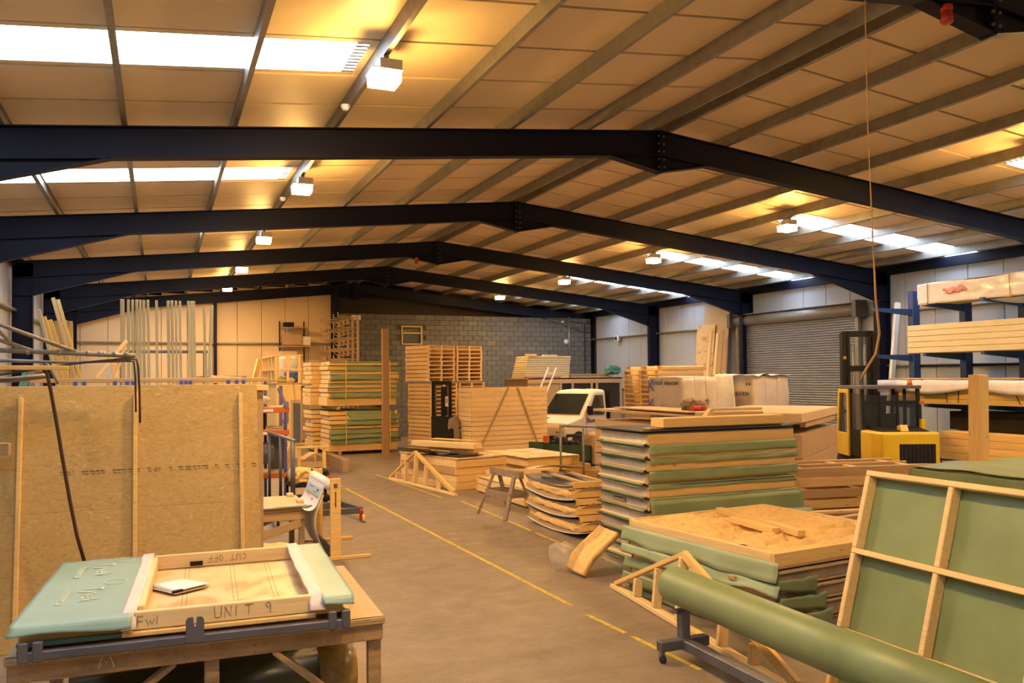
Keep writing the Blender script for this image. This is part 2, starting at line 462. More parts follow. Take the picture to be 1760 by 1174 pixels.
# ---- portal frames
def portal(y, gable=False):
    f = T('portal_frame', None, None, (0, y, 0), kind='structure')
    D, W_, tf = .42, .17, .016
    for s, xe in ((-1, XL + .09), (1, XW - .09)):
        # rafter: web and two flanges
        mb = MB()
        xa, xb = XR, xe
        za, zb = zr(xa), zr(xb)
        mb.prism([(xa, za), (xb, zb), (xb, zb - D), (xa, za - D)], -.006, .006)
        for o_ in (0, D - tf):
            mb.prism([(xa, za - o_), (xb, zb - o_), (xb, zb - o_ - tf), (xa, za - o_ - tf)], -W_ / 2, W_ / 2)
        mb.box((XR + s * .012, 0, ZR - .2), (.02, W_, .40))
        mb.build('rafter', 'navy', f)
        # eaves haunch under the rafter
        xi = xe - s * .44; xh = xi - s * 2.35
        zi = zr(xi) - D; zh_ = zr(xh) - D
        mb = MB()
        mb.prism([(xh, zh_), (xi, zi), (xi, zi - .46)], -.006, .006)
        n_ = V((xi - xh, 0, zi - .46 - zh_)).normalized(); up = V((-n_.z, 0, n_.x)) * (1 if n_.x > 0 else -1)
        q = [(xh, zh_), (xi, zi - .46), (xi + up.x * tf, zi - .46 + up.z * tf), (xh + up.x * tf, zh_ + up.z * tf)]
        mb.prism(q, -W_ / 2, W_ / 2)
        mb.build('eaves_haunch', 'navy', f)
        # apex haunch
        xh = XR + s * .95
        mb = MB()
        mb.prism([(xh, zr(xh) - D), (XR, ZR - D), (XR, ZR - D - .28)], -.006, .006)
        mb.prism([(xh, zr(xh) - D), (XR, ZR - D - .28), (XR, ZR - D - .28 + tf), (xh, zr(xh) - D + tf)], -W_ / 2, W_ / 2)
        mb.box((XR + s * .01, 0, ZR - D - .14), (.016, W_, .30))
        mb.build('apex_haunch', 'navy', f)
        # column
        zt = zr(xe) - .02
        mb = MB()
        xo, xi = xe, xe - s * .44
        mb.box(((xo + xi) / 2, 0, zt / 2), (.44, .012, zt))
        mb.box((xo, 0, zt / 2), (.016, .19, zt)); mb.box((xi, 0, (zt - D) / 2), (.016, .19, zt - D))
        mb.box(((xo + xi) / 2, 0, zi - .46), (.44, .17, .014))
        mb.box(((xo + xi) / 2, 0, .01), (.52, .3, .02))
        mb.build('column', 'navy', f)
    if not gable:
        mb = MB()                                     # the bolts of the apex splice
        for j in range(5):
            for q in (-1, 1): mb.box((XR + q * .05, -.095, ZR - .1 - j * .13), (.03, .02, .03))
        mb.build('bolt', 'steel', f)['kind'] = 'stuff'
for k in range(-2, 5): portal(5.74 + 6 * k)
portal(35.5, True)

# ---- walls
wr = MB().box((XW + .06, (Y0 + 36.3) / 2, 3), (.06, 36.3 - Y0, 6)).build('wall_right', 'joint_and_shade'); tag(wr, kind='structure')
for k in range(0, 42):
    yc = Y0 + .6 + 1.0 * k
    if yc < 6 and k % 2: continue
    B('wall_panel', 'clad', (XW, yc if yc >= 6 else yc + .5, 2.86), (.05, .985 if yc >= 6 else 1.985, 5.72), wr, ch=.008)
for z in (2.82, 4.36):
    bar('sheeting_rail', 'galv', (XW - .1, 2, z), (XW - .1, 18.4 if z < 3 else 35.6, z), .15, .05, wr)
bar('sheeting_rail', 'galv', (XW - .1, 24.3, 2.0), (XW - .1, 35.6, 2.0), .15, .05, wr)
wl = MB().box((XL - .06, (Y0 + 36.3) / 2, 3), (.06, 36.3 - Y0, 6)).build('wall_left', 'joint_and_shade'); tag(wl, kind='structure')
for k in range(0, 21):
    B('wall_panel', 'clad', (XL, Y0 + 1.1 + 2 * k, 2.8), (.05, 1.985, 5.6), wl, ch=.008)
for z in (2.9, 4.36):
    bar('sheeting_rail', 'galv', (XL + .1, 2, z), (XL + .1, 35.6, z), .15, .06, wl)
wf = MB().box(((XL + XW) / 2, Y0 - .1, 3.3), (XW - XL, .1, 6.8)).build('wall_front', 'clad'); tag(wf, kind='structure')

wb = MB().box(((XL + XW) / 2, 36.35, 3.4), (XW - XL + .4, .1, 7)).build('wall_back', 'joint_and_shade'); tag(wb, kind='structure')  # bare above the block wall, where its near-black colour stands in for shade
for k in range(-5, 6):
    x0 = 1.02 + .96 * k; x1 = min(x0 + .945, 6.85)
    if x0 < XL: x0 = XL + .02
    h_ = zr((x0 + x1) / 2) + .1
    B('wall_panel', 'cladcream', ((x0 + x1) / 2, 35.8, h_ / 2), (x1 - x0, .05, h_), wb, ch=.008)
bar('sheeting_rail', 'galv', (XL, 35.68, 4.07), (6.8, 35.68, 4.07), .12, .06, wb)
B('gable_post', 'navy', (2.07, 35.66, 3.0), (.13, .2, 6.0), wb); B('gable_post', 'navy', (6.93, 35.5, 3.25), (.24, .3, 6.5), wb)
B('low_rail', 'galv', (1.5, 35.68, 2.25), (9, .10, .07), wb)
# block wall in running bond: what can be picked apart as parts, the courses below as one
BL, BH, by = .45, .225, 35.5
x0, x1 = 7.06, 19.3
B('mortar_bed', 'mortar', ((x0 + x1) / 2, by + .11, 2.66), (x1 - x0, .17, 5.33), wb, ch=0)
bme = bxm(BL - .012, .16, BH - .012, .004); low = MB()
rows = 24
for r in range(rows):
    z = BH * r + BH / 2 - .03
    for c in range(28):
        x = x0 + BL * (c + (.5 if r % 2 else 0)) + BL / 2
        wd = BL - .012
        if x + BL / 2 > x1:
            continue
        if 9.72 < x + .1 and x - .1 < 10.78 and 4.0 < z < 4.9: continue
        if r < rows - 10: low.box((x, by + .03, z), (wd, .16, BH - .012))
        else: new('block', bme, 'block', wb, (x, by + .03, z))
hme = bxm(BL / 2 - .012, .16, BH - .012, .004)
for r in range(1, rows, 2):
    for x in (x0 + BL / 4, x0 + BL * 26.75):
        if r < rows - 10: low.box((x, by + .03, BH * r + BH / 2 - .03), (BL / 2 - .012, .16, BH - .012))
        else: new('half_block', hme, 'block', wb, (x, by + .03, BH * r + BH / 2 - .03))
low.build('lower_block_course', 'block', wb)['kind'] = 'stuff'

# window in the block wall
wn = T('window_1', None, None, (10.25, 35.46, 4.46), kind='structure')
for a, b in (((-.44, 0, -.42), (-.44, 0, .42)), ((.44, 0, -.42), (.44, 0, .42)), ((-.4, 0, .39), (.4, 0, .39)), ((-.4, 0, .1), (.4, 0, .1)), ((-.4, 0, -.39), (.4, 0, -.39))):
    bar('frame_bar', 'old', a, b, .1, .075, wn, up=(0, 0, 1) if a[0] != b[0] else (1, 0, 0))
B('pane', 'glass', (0, .03, .25), (.8, .012, .22), wn, ch=0); B('pane', 'glass', (0, .03, -.15), (.8, .012, .42), wn, ch=0)
B('lintel', 'block', (0, .04, .56), (1.5, .14, .2), wn); B('reveal', 'darkglass', (0, .2, 0), (.86, .04, .8), wn, ch=0)

# roller shutter
dr = T('door_1', None, None, (19.12, 21.45, 0), kind='structure')
prof = [(0, 0), (-.022, .014), (-.03, .038), (-.022, .062), (0, .074), (.006, .074), (.006, 0)]
sm = MB().prism([(x, z) for x, z in prof], -2.72, 2.72, 'y').mesh('slat', True)
sm.polygons.foreach_set('use_smooth', [False] * len(sm.polygons))
for k in range(57): new('slat', sm, 'shutter', dr, (0, 0, k * .077))
tube('drum', 'shutter', [(-.05, -2.8, 4.5), (-.05, 2.8, 4.5)], .185, dr, 20)
for s in (-1, 1):
    B('guide', 'galv', (0, s * 2.78, 2.2), (.12, .12, 4.4), dr)
    B('motor_box', 'steel', (-.08, s * 2.93, 4.52), (.46, .16, .5), dr)
B('canopy', 'shutter', (-.03, 0, 4.71), (.36, 5.6, .03), dr)

# ---- wall bits
o = T('wall_conduit', 'pale vertical conduit pipe with a round bell on the grey block wall', 'pipe', (18.02, 35.43, 0))
tube('pipe', 'galv', [(0, 0, 3.1), (0, 0, 5.42)], .06, o); tube('bell', 'wpaint', [(-.17, .0, 4.24), (-.17, -.07, 4.24)], [.13, .11], o, 14)
B('sensor', 'wpaint', (-.34, .0, 5.2), (.12, .08, .09), o)
tag(B('wall_sign', 'white', (7.76, 35.38, 5.2), (.4, .02, .2)), 'small blank white sign high on block wall beside the pipe rack', 'sign')
o = T('emergency_light', 'small white emergency light box with cable on right-hand sheeting rail', 'light', (19.2, 32.9, 4.3))
B('housing', 'wpaint', (0, 0, 0), (.1, .34, .24), o); B('lens', 'darkglass', (-.055, .04, 0), (.015, .16, .16), o)

# ---- high-bay lamps on the purlins
def lamp(x, y, label):
    o = T('high_bay_lamp', label, 'lamp', (x, y, zr(x) - .02), group='high bay lamps under the roof')
    B('hanger', 'galv', (0, 0, -.02), (.06, .2, .06), o)
    B('housing', 'wpaint', (.05, 0, -.09), (.25, .25, .12), o)
    B('added_light_shield', 'wpaint', (0, 0, -.155), (.34, .34, .012), o, ch=0)  # added plate, keeps the skirt's steep upward light off the nearby roof
    B('skirt', 'lampside', (0, 0, -.215), (.315, .315, .115), o, ch=.015)
    B('lens', 'lamp', (0, 0, -.278), (.30, .30, .012), o, ch=0)
names = ['nearest of the left row of warm square lamps under the roof', 'second nearest lamp of left row, beyond the second blue frame',
         'third lamp of left row, small warm square beyond third blue frame', 'fourth lamp of left row, small glow beyond fourth blue frame', 'fifth and far lamp of left row, tiny glow above the standing battens',
         'last lamp of left row, tiny glow near the back cladding wall']
for y, l in zip((8.9, 14.67, 20.43, 26.2, 32.0), names): lamp(2.28, y, l)
lamp(2.28, 3.1, 'lamp of the left row nearest the front end of the hall')
for y, l in zip((14.77, 20.3, 26.0), ('nearest warm lamp of right row beside the bright rooflight', 'second lamp of right row before the second rooflight', 'third lamp of right row above the block wall')): lamp(13.07, y, l)
lamp(13.07, 8.9, 'lamp of the right row above the wool-topped stack'); lamp(13.07, 3.1, 'lamp of the right row nearest the front end of the hall'); lamp(13.07, 32, 'last lamp of the right row nearest the block wall')
for x, y, l in ((2.2, 10.6, 'small white smoke detector on purlin beyond the nearest left lamp'), (2.2, 16.5, 'small white smoke detector beyond second left lamp')):
    o = T('smoke_detector', l, 'detector', (x, y, zr(x) - .01), group='smoke detectors on the lamp purlin')
    tube('base', 'wpaint', [(0, 0, 0), (0, 0, -.03)], .06, o, 14); tube('head', 'wpaint', [(0, 0, -.03), (0, 0, -.07)], [.055, .035], o, 14)
for x, y, z, l in ((7.0, 5.66, 6.05, 'red alarm sounder hanging from the nearest roof apex'), (7.0, 23.66, 6.05, 'red alarm sounder on a far roof apex')):
    o = T('alarm_sounder', l, 'alarm', (x, y, z), group='red alarm sounders at roof apexes')
    tube('base', 'redp', [(0, 0, .1), (0, 0, .04)], .055, o, 14); tube('horn', 'redp', [(0, 0, .04), (0, 0, -.06), (0, 0, -.08)], [.05, .06, .04], o, 14)
tag(tube('hanging_rope', 'rope', [(4.99, 4.75, zr(4.99) + .02), (4.99, 4.74, 4.5), (5.0, 4.72, 3.6), (5.02, 4.72, 3.15), (5.05, 4.72, 2.9), (5.03, 4.74, 2.75), (4.97, 4.78, 2.63), (4.93, 4.8, 2.55)], [.004, .004, .005, .009, .010, .010, .010, .010]), 'thin tan cord hanging from a roof purlin on the right', 'rope')

# ================================================================== FRAMED PANELS IN STACKS
def flap(parent, mat, L, z0, z1, side='front', seed=0, out=.012, amp=.012, ox=0, low=.025, nu=26, t=.003):
    """membrane lapped over an edge: top edge fixed, lower edge loose and wavy"""
    def fn(u, v):
        x = ox + L * u
        zz = z0 + low * (NZ.noise(V((x * 1.7, seed * 3.1, 0)))) if v < .5 else 0
        z = z1 + (z0 - z1) * (1 - v)
        z = z1 * v + (z0 + low * NZ.noise(V((x * 1.7, seed * 3.1, 0)))) * (1 - v)
        d = -out - amp * (1 - v) * (1 + NZ.noise(V((x * 2.3, v * 1.5, seed * 5.7)))) - .004 * NZ.noise(V((x * 7, z * 9, seed)))
        return (x, d, z) if side == 'front' else (d, L - x + 2 * ox, z)
    return sheet('membrane', mat, fn, nu, 4, parent, t)

def framed(name, label, group, loc, rz, Lx, Ly, h_, front='pine', left='pine', infill='eps', cat='panel', studs=0):
    t = T(name, label, cat, loc, rz, group)
    w_ = .045
    B('front_board', front, (Lx / 2, w_ / 2, h_ / 2), (Lx, w_, h_), t)
    B('back_board', front, (Lx / 2, Ly - w_ / 2, h_ / 2), (Lx, w_, h_), t)
    B('side_board', left, (w_ / 2, Ly / 2, h_ / 2), (Ly - 2 * w_, w_, h_), t, (0, 0, PI / 2))
    B('side_board', left, (Lx - w_ / 2, Ly / 2, h_ / 2), (Ly - 2 * w_, w_, h_), t, (0, 0, PI / 2))
    if infill: B('infill', infill, (Lx / 2, Ly / 2, h_ * .46), (Lx - 2 * w_ - .004, Ly - 2 * w_ - .004, h_ * .86), t, ch=0)
    return t

# ---- the tall stack of green-lined panels in the middle (right of the aisle)
n = 11
for i in range(n):
    k = n - 1 - i                                      # i counts from the top
    z = .02 + .168 * k
    jx, jy = R.uniform(-.02, .02), R.uniform(-.012, .012)
    t = framed('wall_panel_cassette', '%s green-lined panel in the tall middle stack' % top_ord(i), 'panels of the tall middle stack',
               (5.76 + jx, 9.12 + jy, z), R.uniform(-.006, .006), 2.38, 1.24, .145, 'pine', 'eps', 'eps')
    B('sheathing', 'felt', (1.15, .62, .153), (2.42 + R.uniform(0, .06), 1.26, .012), t, ch=0)
    B('edge_strip', 'old' if i % 3 else 'pale', (-.02, .62, .018 + R.uniform(0, .01)), (1.2, .03, .022), t, (0, 0, PI / 2))
    if i in (5, 8):
        B('packing_block', 'grimy', (-.012, .7 + R.uniform(-.2, .2), .07), (.03, .3, .05), t)
    if i < 5: flap(t, 'green', 2.40, (-.122, -.066)[i % 2], .006, seed=i, low=.012, amp=.012, out=.03)
    flap(t, 'green', 1.1, -.05, .02, 'left', seed=i + 40, out=.03, amp=.02, ox=.05, low=.03, nu=12)
# the long loose membrane over the lower front of it
o = T('membrane_drape', 'long loose green membrane hanging over the lower front of the tall middle stack', 'membrane', (5.74, 9.08, 0))
sheet('drape', 'green', lambda u, v: (u * 2.46, -.03 - .04 * (1 - v) - .02 * NZ.noise(V((u * 4, v * 2, 3))), .62 + .38 * v + .03 * NZ.noise(V((u * 3, 0, 1))) * (1 - v)), 30, 6, o)
sheet('lower_fold', 'green', lambda u, v: (1.55 + u * .98, -.10 - .07 * math.sin(v * 3.1) - .015 * NZ.noise(V((u * 4, v, 9))), .62 + .16 * v), 16, 6, o)
# loose pieces on its top
zt = .02 + .168 * 11
tag(B('dark_board_sheet', 'felt', (6.9, 9.72, zt + .012), (2.5, 1.15, .016), rot=(0, 0, .02)), 'thin dark board sheet directly on top of the tall middle stack', 'board')
tag(B('thin_plank', 'old', (6.95, 9.32, zt + .035), (2.2, .16, .022), rot=(0, 0, .015)), 'thin brown plank under the long beam on the tall middle stack', 'plank')
tag(bar('long_beam', 'pine', (6.02, 9.32, zt + .108), (8.02, 9.35, zt + .108), .3, .12), 'long pale pine beam on top of the tall middle stack', 'beam')
tag(bar('timber_offcut', 'old', (6.3, 9.8, zt + .042), (7.2, 9.86, zt + .042), .1, .045), 'dark timber offcut behind the long beam on the tall middle stack', 'timber')
o = T('angled_bracket_frame', 'long beam with a sloping end resting on top behind the long pale beam', 'beam', (7.05, 9.85, zt + .02))
MB().prism([(0, 0), (.12, 0), (.25, .19), (1.1, .19), (1.1, .23), (.2, .23)], -.05, .05).build('sloping_end', 'pale', o)
B('beam', 'pine', (.68, 0, .09), (.9, .09, .16), o)

# ---- the front right stack with insulation on top
n = 5
for i in range(n):
    k = n - 1 - i
    z = .03 + .172 * k
    jx, jy = R.uniform(-.012, .012), R.uniform(-.03, .03)
    t = framed('floor_panel_cassette', '%s panel in the front right stack under the mineral wool' % top_ord(i) if i else 'open-topped panel filled with yellow mineral wool, topmost of the front right stack', 'panels of the front right stack',
               (5.5 + jx, 6.45 + jy, z), .105 + R.uniform(-.006, .006), 2.25, 2.34, .135, 'pine' if i == 0 else 'grimy', 'pale', None if i == 0 else 'eps')
    B('sheathing', 'chipd', (1.12, 1.17, -.008), (2.3, 2.38, .016), t, ch=0)
    if i: B('edge_strip', 'old', (1.12, -.012, .12), (2.2, .02, .022), t)
    if i == 0:
        def wool(u, v):
            x, y = .05 + u * 2.15, .05 + v * 2.24
            rim = min(u, 1 - u, v, 1 - v)
            q = .05 * NZ.noise(V((x * 2.2, y * 2.2, 1))) + .09 * NZ.noise(V((x * 5, y * 8, 4))) * abs(NZ.noise(V((x * 1.5, y * 1.5, 6)))) * 2 + .045 * NZ.noise(V((x * 13, y * 17, 8))) + .012 * NZ.noise(V((x * 34, y * 34, 3)))
            seam = -.035 * max(0, 1 - abs((y + .05 * NZ.noise(V((x, 0, 0)))) % .56 - .28) / .05)
            return (x, y, .125 + (q + seam) * min(1, .35 + rim * 8))
        MB().grid(wool, 90, 90).build('insulation', 'wool', t, smooth=True)
        B('infill', 'wool', (1.12, 1.17, .05), (2.14, 2.23, .09), t, ch=0)
    flap(t, 'sage' if i < 2 else 'green', 2.5, (-.13, -.10, -.09, -.09, -.02)[i], (.06, .02, .03, .03, .03)[i], 'left', seed=i + 7, out=.034, amp=.035, ox=-.08, low=.06, nu=32)
    if i in (1, 2, 3):                                 # the loose curled end at the near corner
        sheet('membrane_curl', 'green', lambda u, v, i=i: (-.03 + u * (.42 + .1 * i), -.03 - .05 * math.sin(u * 2.6) - .03 * v, -.03 + .10 * v - .09 * u * (1 - v) + .02 * NZ.noise(V((u * 5, v, i)))), 14, 4, t)
    if i == 2: B('packing_block', 'old', (-.05, .55, .155), (.08, .10, .05), t)
for a, b, w_, l in (((6.42, 8.55, .915), (6.28, 6.95, .905), .10, 'longer of two loose timbers lying on the mineral wool'), ((6.2, 8.0, .905), (6.17, 7.22, .895), .11, 'shorter of two loose timbers lying on the mineral wool')):
    tag(bar('loose_timber', 'pine', a, b, w_, .07), l, 'timber', 'loose timbers on the wool')

# ---- triangular timber trusses on the floor
def truss(label, p0, p1, apex_t, hgt, posts, lean, base_w=.12, dep=.06, drop=.0):
    p0, p1 = V((*p0, 0)), V((*p1, 0)); d = p1 - p0; L = d.length
    rz = math.atan2(d.y, d.x)
    t = T('truss_frame', label, 'truss', p0, rz, rx=lean)
    B('base_rail', 'pale', (L / 2, 0, .025), (L, base_w, .05), t)
    ax = L * apex_t
    bar('long_rafter', 'pine', (ax, 0, hgt), (L - .12, 0, .08), dep, .09, t)
    bar('short_rafter', 'pine', (ax, 0, hgt), (.05, 0, .06), dep, .05, t)
    for x in posts:
        x *= L
        zt_ = (hgt * x / ax if x < ax else hgt * (L - x) / (L - ax)) - .03
        B('post', 'pale', (x, 0, (.05 + zt_) / 2), (.055, .10, zt_ - .05), t)
    return t
truss('triangular truss frame on the floor before the wool-topped stack', (5.13, 8.94), (4.72, 5.2), .44, .74, (.17, .30, .44, .66, .80), -.10)
truss('small triangular truss frame standing against the timber crate', (5.44, 20.9), (5.95, 17.22), .40, .80, (.13, .27, .42, .58, .76), -.06, .1, .07)

# ---- membrane roll on its wheeled stand
o = T('wheeled_roll_stand', 'grey steel roll stand on castors under the long green roll', 'stand', (4.42, 6.42, 0))
B('cross_foot', 'steel', (-.02, 0, .155), (.52, .09, .09), o); B('post', 'steel', (.0, .02, .3), (.09, .09, .3), o)
bar('long_rail', 'steel', (.0, 0, .145), (-.02, -2.9, .145), .1, .09, o); B('cradle', 'steel', (0, .02, .44), (.2, .09, .03), o)
B('cross_foot', 'steel', (-.02, -2.9, .155), (.52, .09, .09), o); B('post', 'steel', (0, -2.88, .3), (.09, .09, .3), o); B('cradle', 'steel', (0, -2.88, .44), (.2, .09, .03), o)
for x in (-.24, .2):
    for y in (0, -2.9):
        c = tube('castor', 'rubber', [(x - .018, y, .035), (x + .018, y, .035)], .035, o, 14)
        B('fork', 'galv', (x, y + .012, .085), (.05, .04, .055), c)
tag(MB().tube([(4.42, 6.62, .645), (4.42, 6.58, .645), (4.415, 5.0, .635), (4.41, 3.35, .63)], [.155, .168, .17, .17], 28).build('membrane_roll', 'green', smooth=True), 'long thick roll of green membrane lying on the wheeled stand', 'roll')

# ---- big leaning frame with green membrane
th = .28; c_ = .63
lf = T('leaning_wall_frame', 'large gridded pine frame lined with green membrane, leaning at the right edge', 'frame', (4.76, 5.09, .02), -PI / 2, rx=-th)
# local: x towards the viewer (-Y in the hall), z up the frame, y into the frame (+X)
LH, LL, cw, dp = 1.87, 2.75, .765, .095
for j in range(4): bar('rail', 'pale', (0, dp / 2, LH - .022 - j * c_ if j < 3 else .022), (LL, dp / 2, LH - .022 - j * c_ if j < 3 else .022), dp, .045, lf)
for i in range(4):
    x = .022 + i * cw if i < 3 else LL - .022
    for j in range(3):
        za = LH - .045 - j * c_; zb = LH - c_ * (j + 1) if j < 2 else .045
        B('stud', 'pale', (x, dp / 2, (za + zb) / 2), (.045, dp, za - zb), lf)
sheet('membrane', 'green', lambda u, v: (u * LL, dp + .004 + .016 * max(0, NZ.noise(V((u * 4 + v * 2, v * 5 - u * 5, 2)))), v * LH), 60, 44, lf)

# ---- green topped stack behind it
for i in range(6):
    t = framed('roof_panel_cassette', '%s panel of the stack behind the leaning frame' % top_ord(i), 'panels behind the leaning frame', (9.72, 6.25, 1.12 - .21 * i), .02, 2.3, 2.2, .18, 'pine', 'pine', 'eps')
    if i == 0:
        sheet('membrane', 'green', lambda u, v: (-.08 + u * 2.4, -.05 + v * 2.3, .195 + .03 * NZ.noise(V((u * 4, v * 4, 1)))), 24, 24, t)
        B('edge_timber', 'pine', (1.9, 1.4, .235), (.9, .1, .05), t, (0, 0, .3))
    flap(t, 'green', 2.3, -.02, .17, 'left', seed=60 + i, amp=.02)
tag(bar('square_post', 'pine', (11.48, 8.9, 0), (11.66, 9.0, 2.56), .2, .2, up=(0, 1, 0)), 'tall square pine post standing right of the yellow forklift', 'post')

# ---- open timber frames stacked in front of the forklift
for i in range(8):
    o = T('open_timber_frame', '%s open frame in the loose pile before the forklift' % top_ord(i), 'frame', (8.5 + R.uniform(-.05, .05), 9.45 + R.uniform(-.05, .05), .0 + .157 * (7 - i)), -.16 + R.uniform(-.03, .03), 'open frames before the forklift')
    Lx, Ly = 2.2 + R.uniform(-.15, .1), .98
    for y in (.03, Ly * .5, Ly - .03): bar('rail', 'pallet' if i % 2 else 'old', (R.uniform(-.1, .05), y, .07), (Lx + R.uniform(-.05, .1), y, .07), .05, .125, o)
    for x in (.2, Lx * .5, Lx - .2): bar('cross_piece', 'pallet', (x, .06, .062), (x, Ly - .06, .062), .09, .1, o)
o = T('low_trestle', 'low rough timber trestle below the open frames', 'trestle', (8.0, 8.25, 0), -.1)
bar('top_rail', 'old', (0, .0, .72), (1.1, .2, .76), .09, .05, o); bar('top_rail', 'pallet', (0, .5, .73), (1.1, .15, .78), .09, .04, o)
for x in (.15, .6): B('leg', 'pale', (x, .12, .35), (.22, .05, .68), o)
B('shelf', 'old', (.5, .2, .3), (1.3, .5, .03), o)

# ================================================================== RIGHT OF THE AISLE, FURTHER IN
# ---- curved insulated panels in a low stack
def arc_strip(name, mat, t, x0, x1, z, th_, sag=.07, y0=0, y1=1.95, n=10):
    mb = MB()
    pl = []
    for i in range(n + 1):
        v = i / n; pl.append((y0 + (y1 - y0) * v, z + sag * (2 * v - 1) ** 2 - .02 * v))
    poly = pl + [(y, zz + th_) for y, zz in reversed(pl)]
    nn = len(pl); vs = []; fs = []
    for x in (x0, x1):
        for y, zz in pl: vs += [(x, y, zz), (x, y, zz + th_)]
    k = 2 * nn
    for i in range(nn - 1):
        a, b, c, d = 2 * i, 2 * i + 2, 2 * i + 3, 2 * i + 1
        fs += [(a, b, c, d), (a + k, d + k, c + k, b + k), (a, a + k, b + k, b), (d, c, c + k, d + k)]
    fs += [(0, 1, 1 + k, k), (k - 2, 2 * k - 2, 2 * k - 1, k - 1)]
    return mb.add(vs, fs).build(name, mat, t)
for i in range(3):
    k = 2 - i
    t = T('curved_panel', '%s of three curved insulated panels stacked by the yellow line' % ('topmost', 'middle', 'lowest')[i], 'panel', (6.08 - .04 * k + .02 * i, 11.72, .03 + .27 * k), -.03 + .02 * i, 'curved insulated panels')
    arc_strip('white_skin', 'wpaint', t, -.03, .95, .0, .012)
    arc_strip('lower_rail', 'old', t, 0, .06, .014, .07); arc_strip('lower_rail', 'old', t, .86, .92, .014, .07)
    arc_strip('upper_rail', 'old', t, 0, .06, .165, .05); arc_strip('upper_rail', 'old', t, .86, .92, .165, .05)
    q = arc_strip('insulation', 'wool', t, .03, .9, .085, .08, n=16)
    lump('wool_tuft', 'wool', (.08, 1.5, .11), t, (.02, .9, .14), amp=.035, fr=5, seed=i)
    B('end_block', 'pine', (.46, .02, .15), (.92, .05, .11), t); B('end_block', 'pine', (.46, .02, .30), (.92, .05, .10), t)
    MB().prism([(.08, .20), (.5, .20), (.3, .27)], -.012, .0, 'y').build('notch_block', 'grimy', t)
    arc_strip('upper_skin', 'slate', t, -.02, .95, .217, .012)
for j, x in enumerate((6.3, 6.65)): tag(bar('top_batten', 'old', (x, 11.75, .87), (x + .05, 13.55, .89), .09, .035), ('grey batten along the left of the curved panel stack top', 'grey batten along the right of the curved panel stack top')[j], 'batten')
o = T('curled_sheet', 'pale curled paper sheet over the far edge of the curved panel stack', 'sheet', (6.05, 13.2, .92))
sheet('sheet', 'mdf', lambda u, v: (u * .98, v * .5, .03 + .03 * math.sin(u * 5) + .06 * (1 - v) ** 3), 16, 8, o)

# ---- offcut of insulation leaning by the tall stack
o = T('insulation_offcut', 'curved yellow insulation offcut leaning on the floor by the tall middle stack', 'insulation', (5.02, 9.86, .03))
def ins(u, v):
    nn = .09 * max(0, 1 - u / .22) ** 1.4 + .05 * math.sin(v * 4.2 + .3) - .02 * u + .008 * NZ.noise(V((u * 6, v * 9, 1)))
    return (.40 * v - .81 * nn, -.36 * u - .10 * v, .56 * v + .58 * nn)
q = sheet('slab', 'wool', ins, 22, 24, o, t=.075)
tag(lump('plastic_bag', 'bagfilm', (.30, .32, .34), None, (4.98, 10.02, .17), amp=.05, fr=5, seed=4, n=7, sq=.8), 'crumpled clear plastic behind the insulation offcut', 'bag')

# ---- sawhorse
o = T('sawhorse', 'grimy old sawhorse standing at the aisle edge', 'sawhorse', (5.98, 14.4, 0), math.atan2(-1.05, .16))
B('beam', 'grimy', (0, 0, .80), (1.06, .11, .13), o)
for sx in (-1, 1):
    for sy in (-1, 1):
        bar('leg', 'grimy', (sx * .36, sy * .05, .78), (sx * .50, sy * .34, .0), .075, .05, o)
    bar('cross_brace', 'grimy', (sx * .435, -.17, .43), (sx * .435, .17, .43), .02, .10, o)
B('side_board', 'grimy', (0, -.20, .40), (.9, .02, .15), o); B('side_board', 'grimy', (0, .2, .42), (.9, .02, .12), o)

# ---- low crate of boards behind the sawhorse
for i in range(2):
    t = framed('board_frame', ('upper of two low frames behind the sawhorse', 'lower of two low frames behind the sawhorse')[i], 'low frames behind the sawhorse', (6.62, 15.0, .20 - .17 * i), .0, 1.25, 2.7, .15, 'pine', 'pale', 'ply')
tag(B('plywood_sheet', 'ply', (7.2, 16.3, .365), (1.2, 2.55, .018), rot=(0, 0, .02)), 'plywood sheet lying on the low frames behind the sawhorse', 'plywood')
tag(bar('bearer_block', 'pale', (6.7, 17.9, .05), (6.9, 17.95, .05), .1, .1), 'short bearer block on the floor behind the sawhorse', 'block')
tag(bar('spare_board', 'pale', (6.8, 17.55, .43), (8.3, 17.2, .43), .1, .11), 'pale board lying across the far end of the low frames', 'board')

# ---- timber crate with plywood top and its loose pile
for i in range(4):
    framed('crate_frame', '%s frame of the plywood-topped timber crate' % top_ord(i), 'frames of the timber crate', (6.27 + R.uniform(-.02, .02), 18.05 + R.uniform(-.02, .02), .17 * (3 - i)), .24, 1.42, 2.62, .164, 'pine', 'pale' if i != 1 else 'old', None if i else 'ply')
for i in range(2): tag(B('plywood_sheet', 'ply', (6.62 + .03 * i, 19.55, .69 + .02 * i), (1.44, 2.6, .016), rot=(0, 0, .24 + .03 * i)), ('lower plywood sheet covering the timber crate', 'upper plywood sheet covering the timber crate')[i], 'plywood')
tag(B('dark_sheet', 'felt', (6.55, 18.9, .742), (.75, 1.1, .01), rot=(0, 0, .4)), 'black sheet flat on the timber crate under the beams', 'sheet')
o = T('bent_grey_sheet', 'bent dark grey sheet folded over under the beams on the timber crate', 'sheet', (6.0, 19.0, .76), .48)
sheet('sheet', 'slate', lambda u, v: (u * .42 - .12, v * 1.25, .13 * (1 - u) ** 1.5 + .03 * math.sin(u * 7) * v), 14, 6, o, .006)
o = T('bent_grey_sheet', 'flatter grey sheet poking from below the folded sheet on the timber crate', 'sheet', (6.2, 18.75, .752), .3)
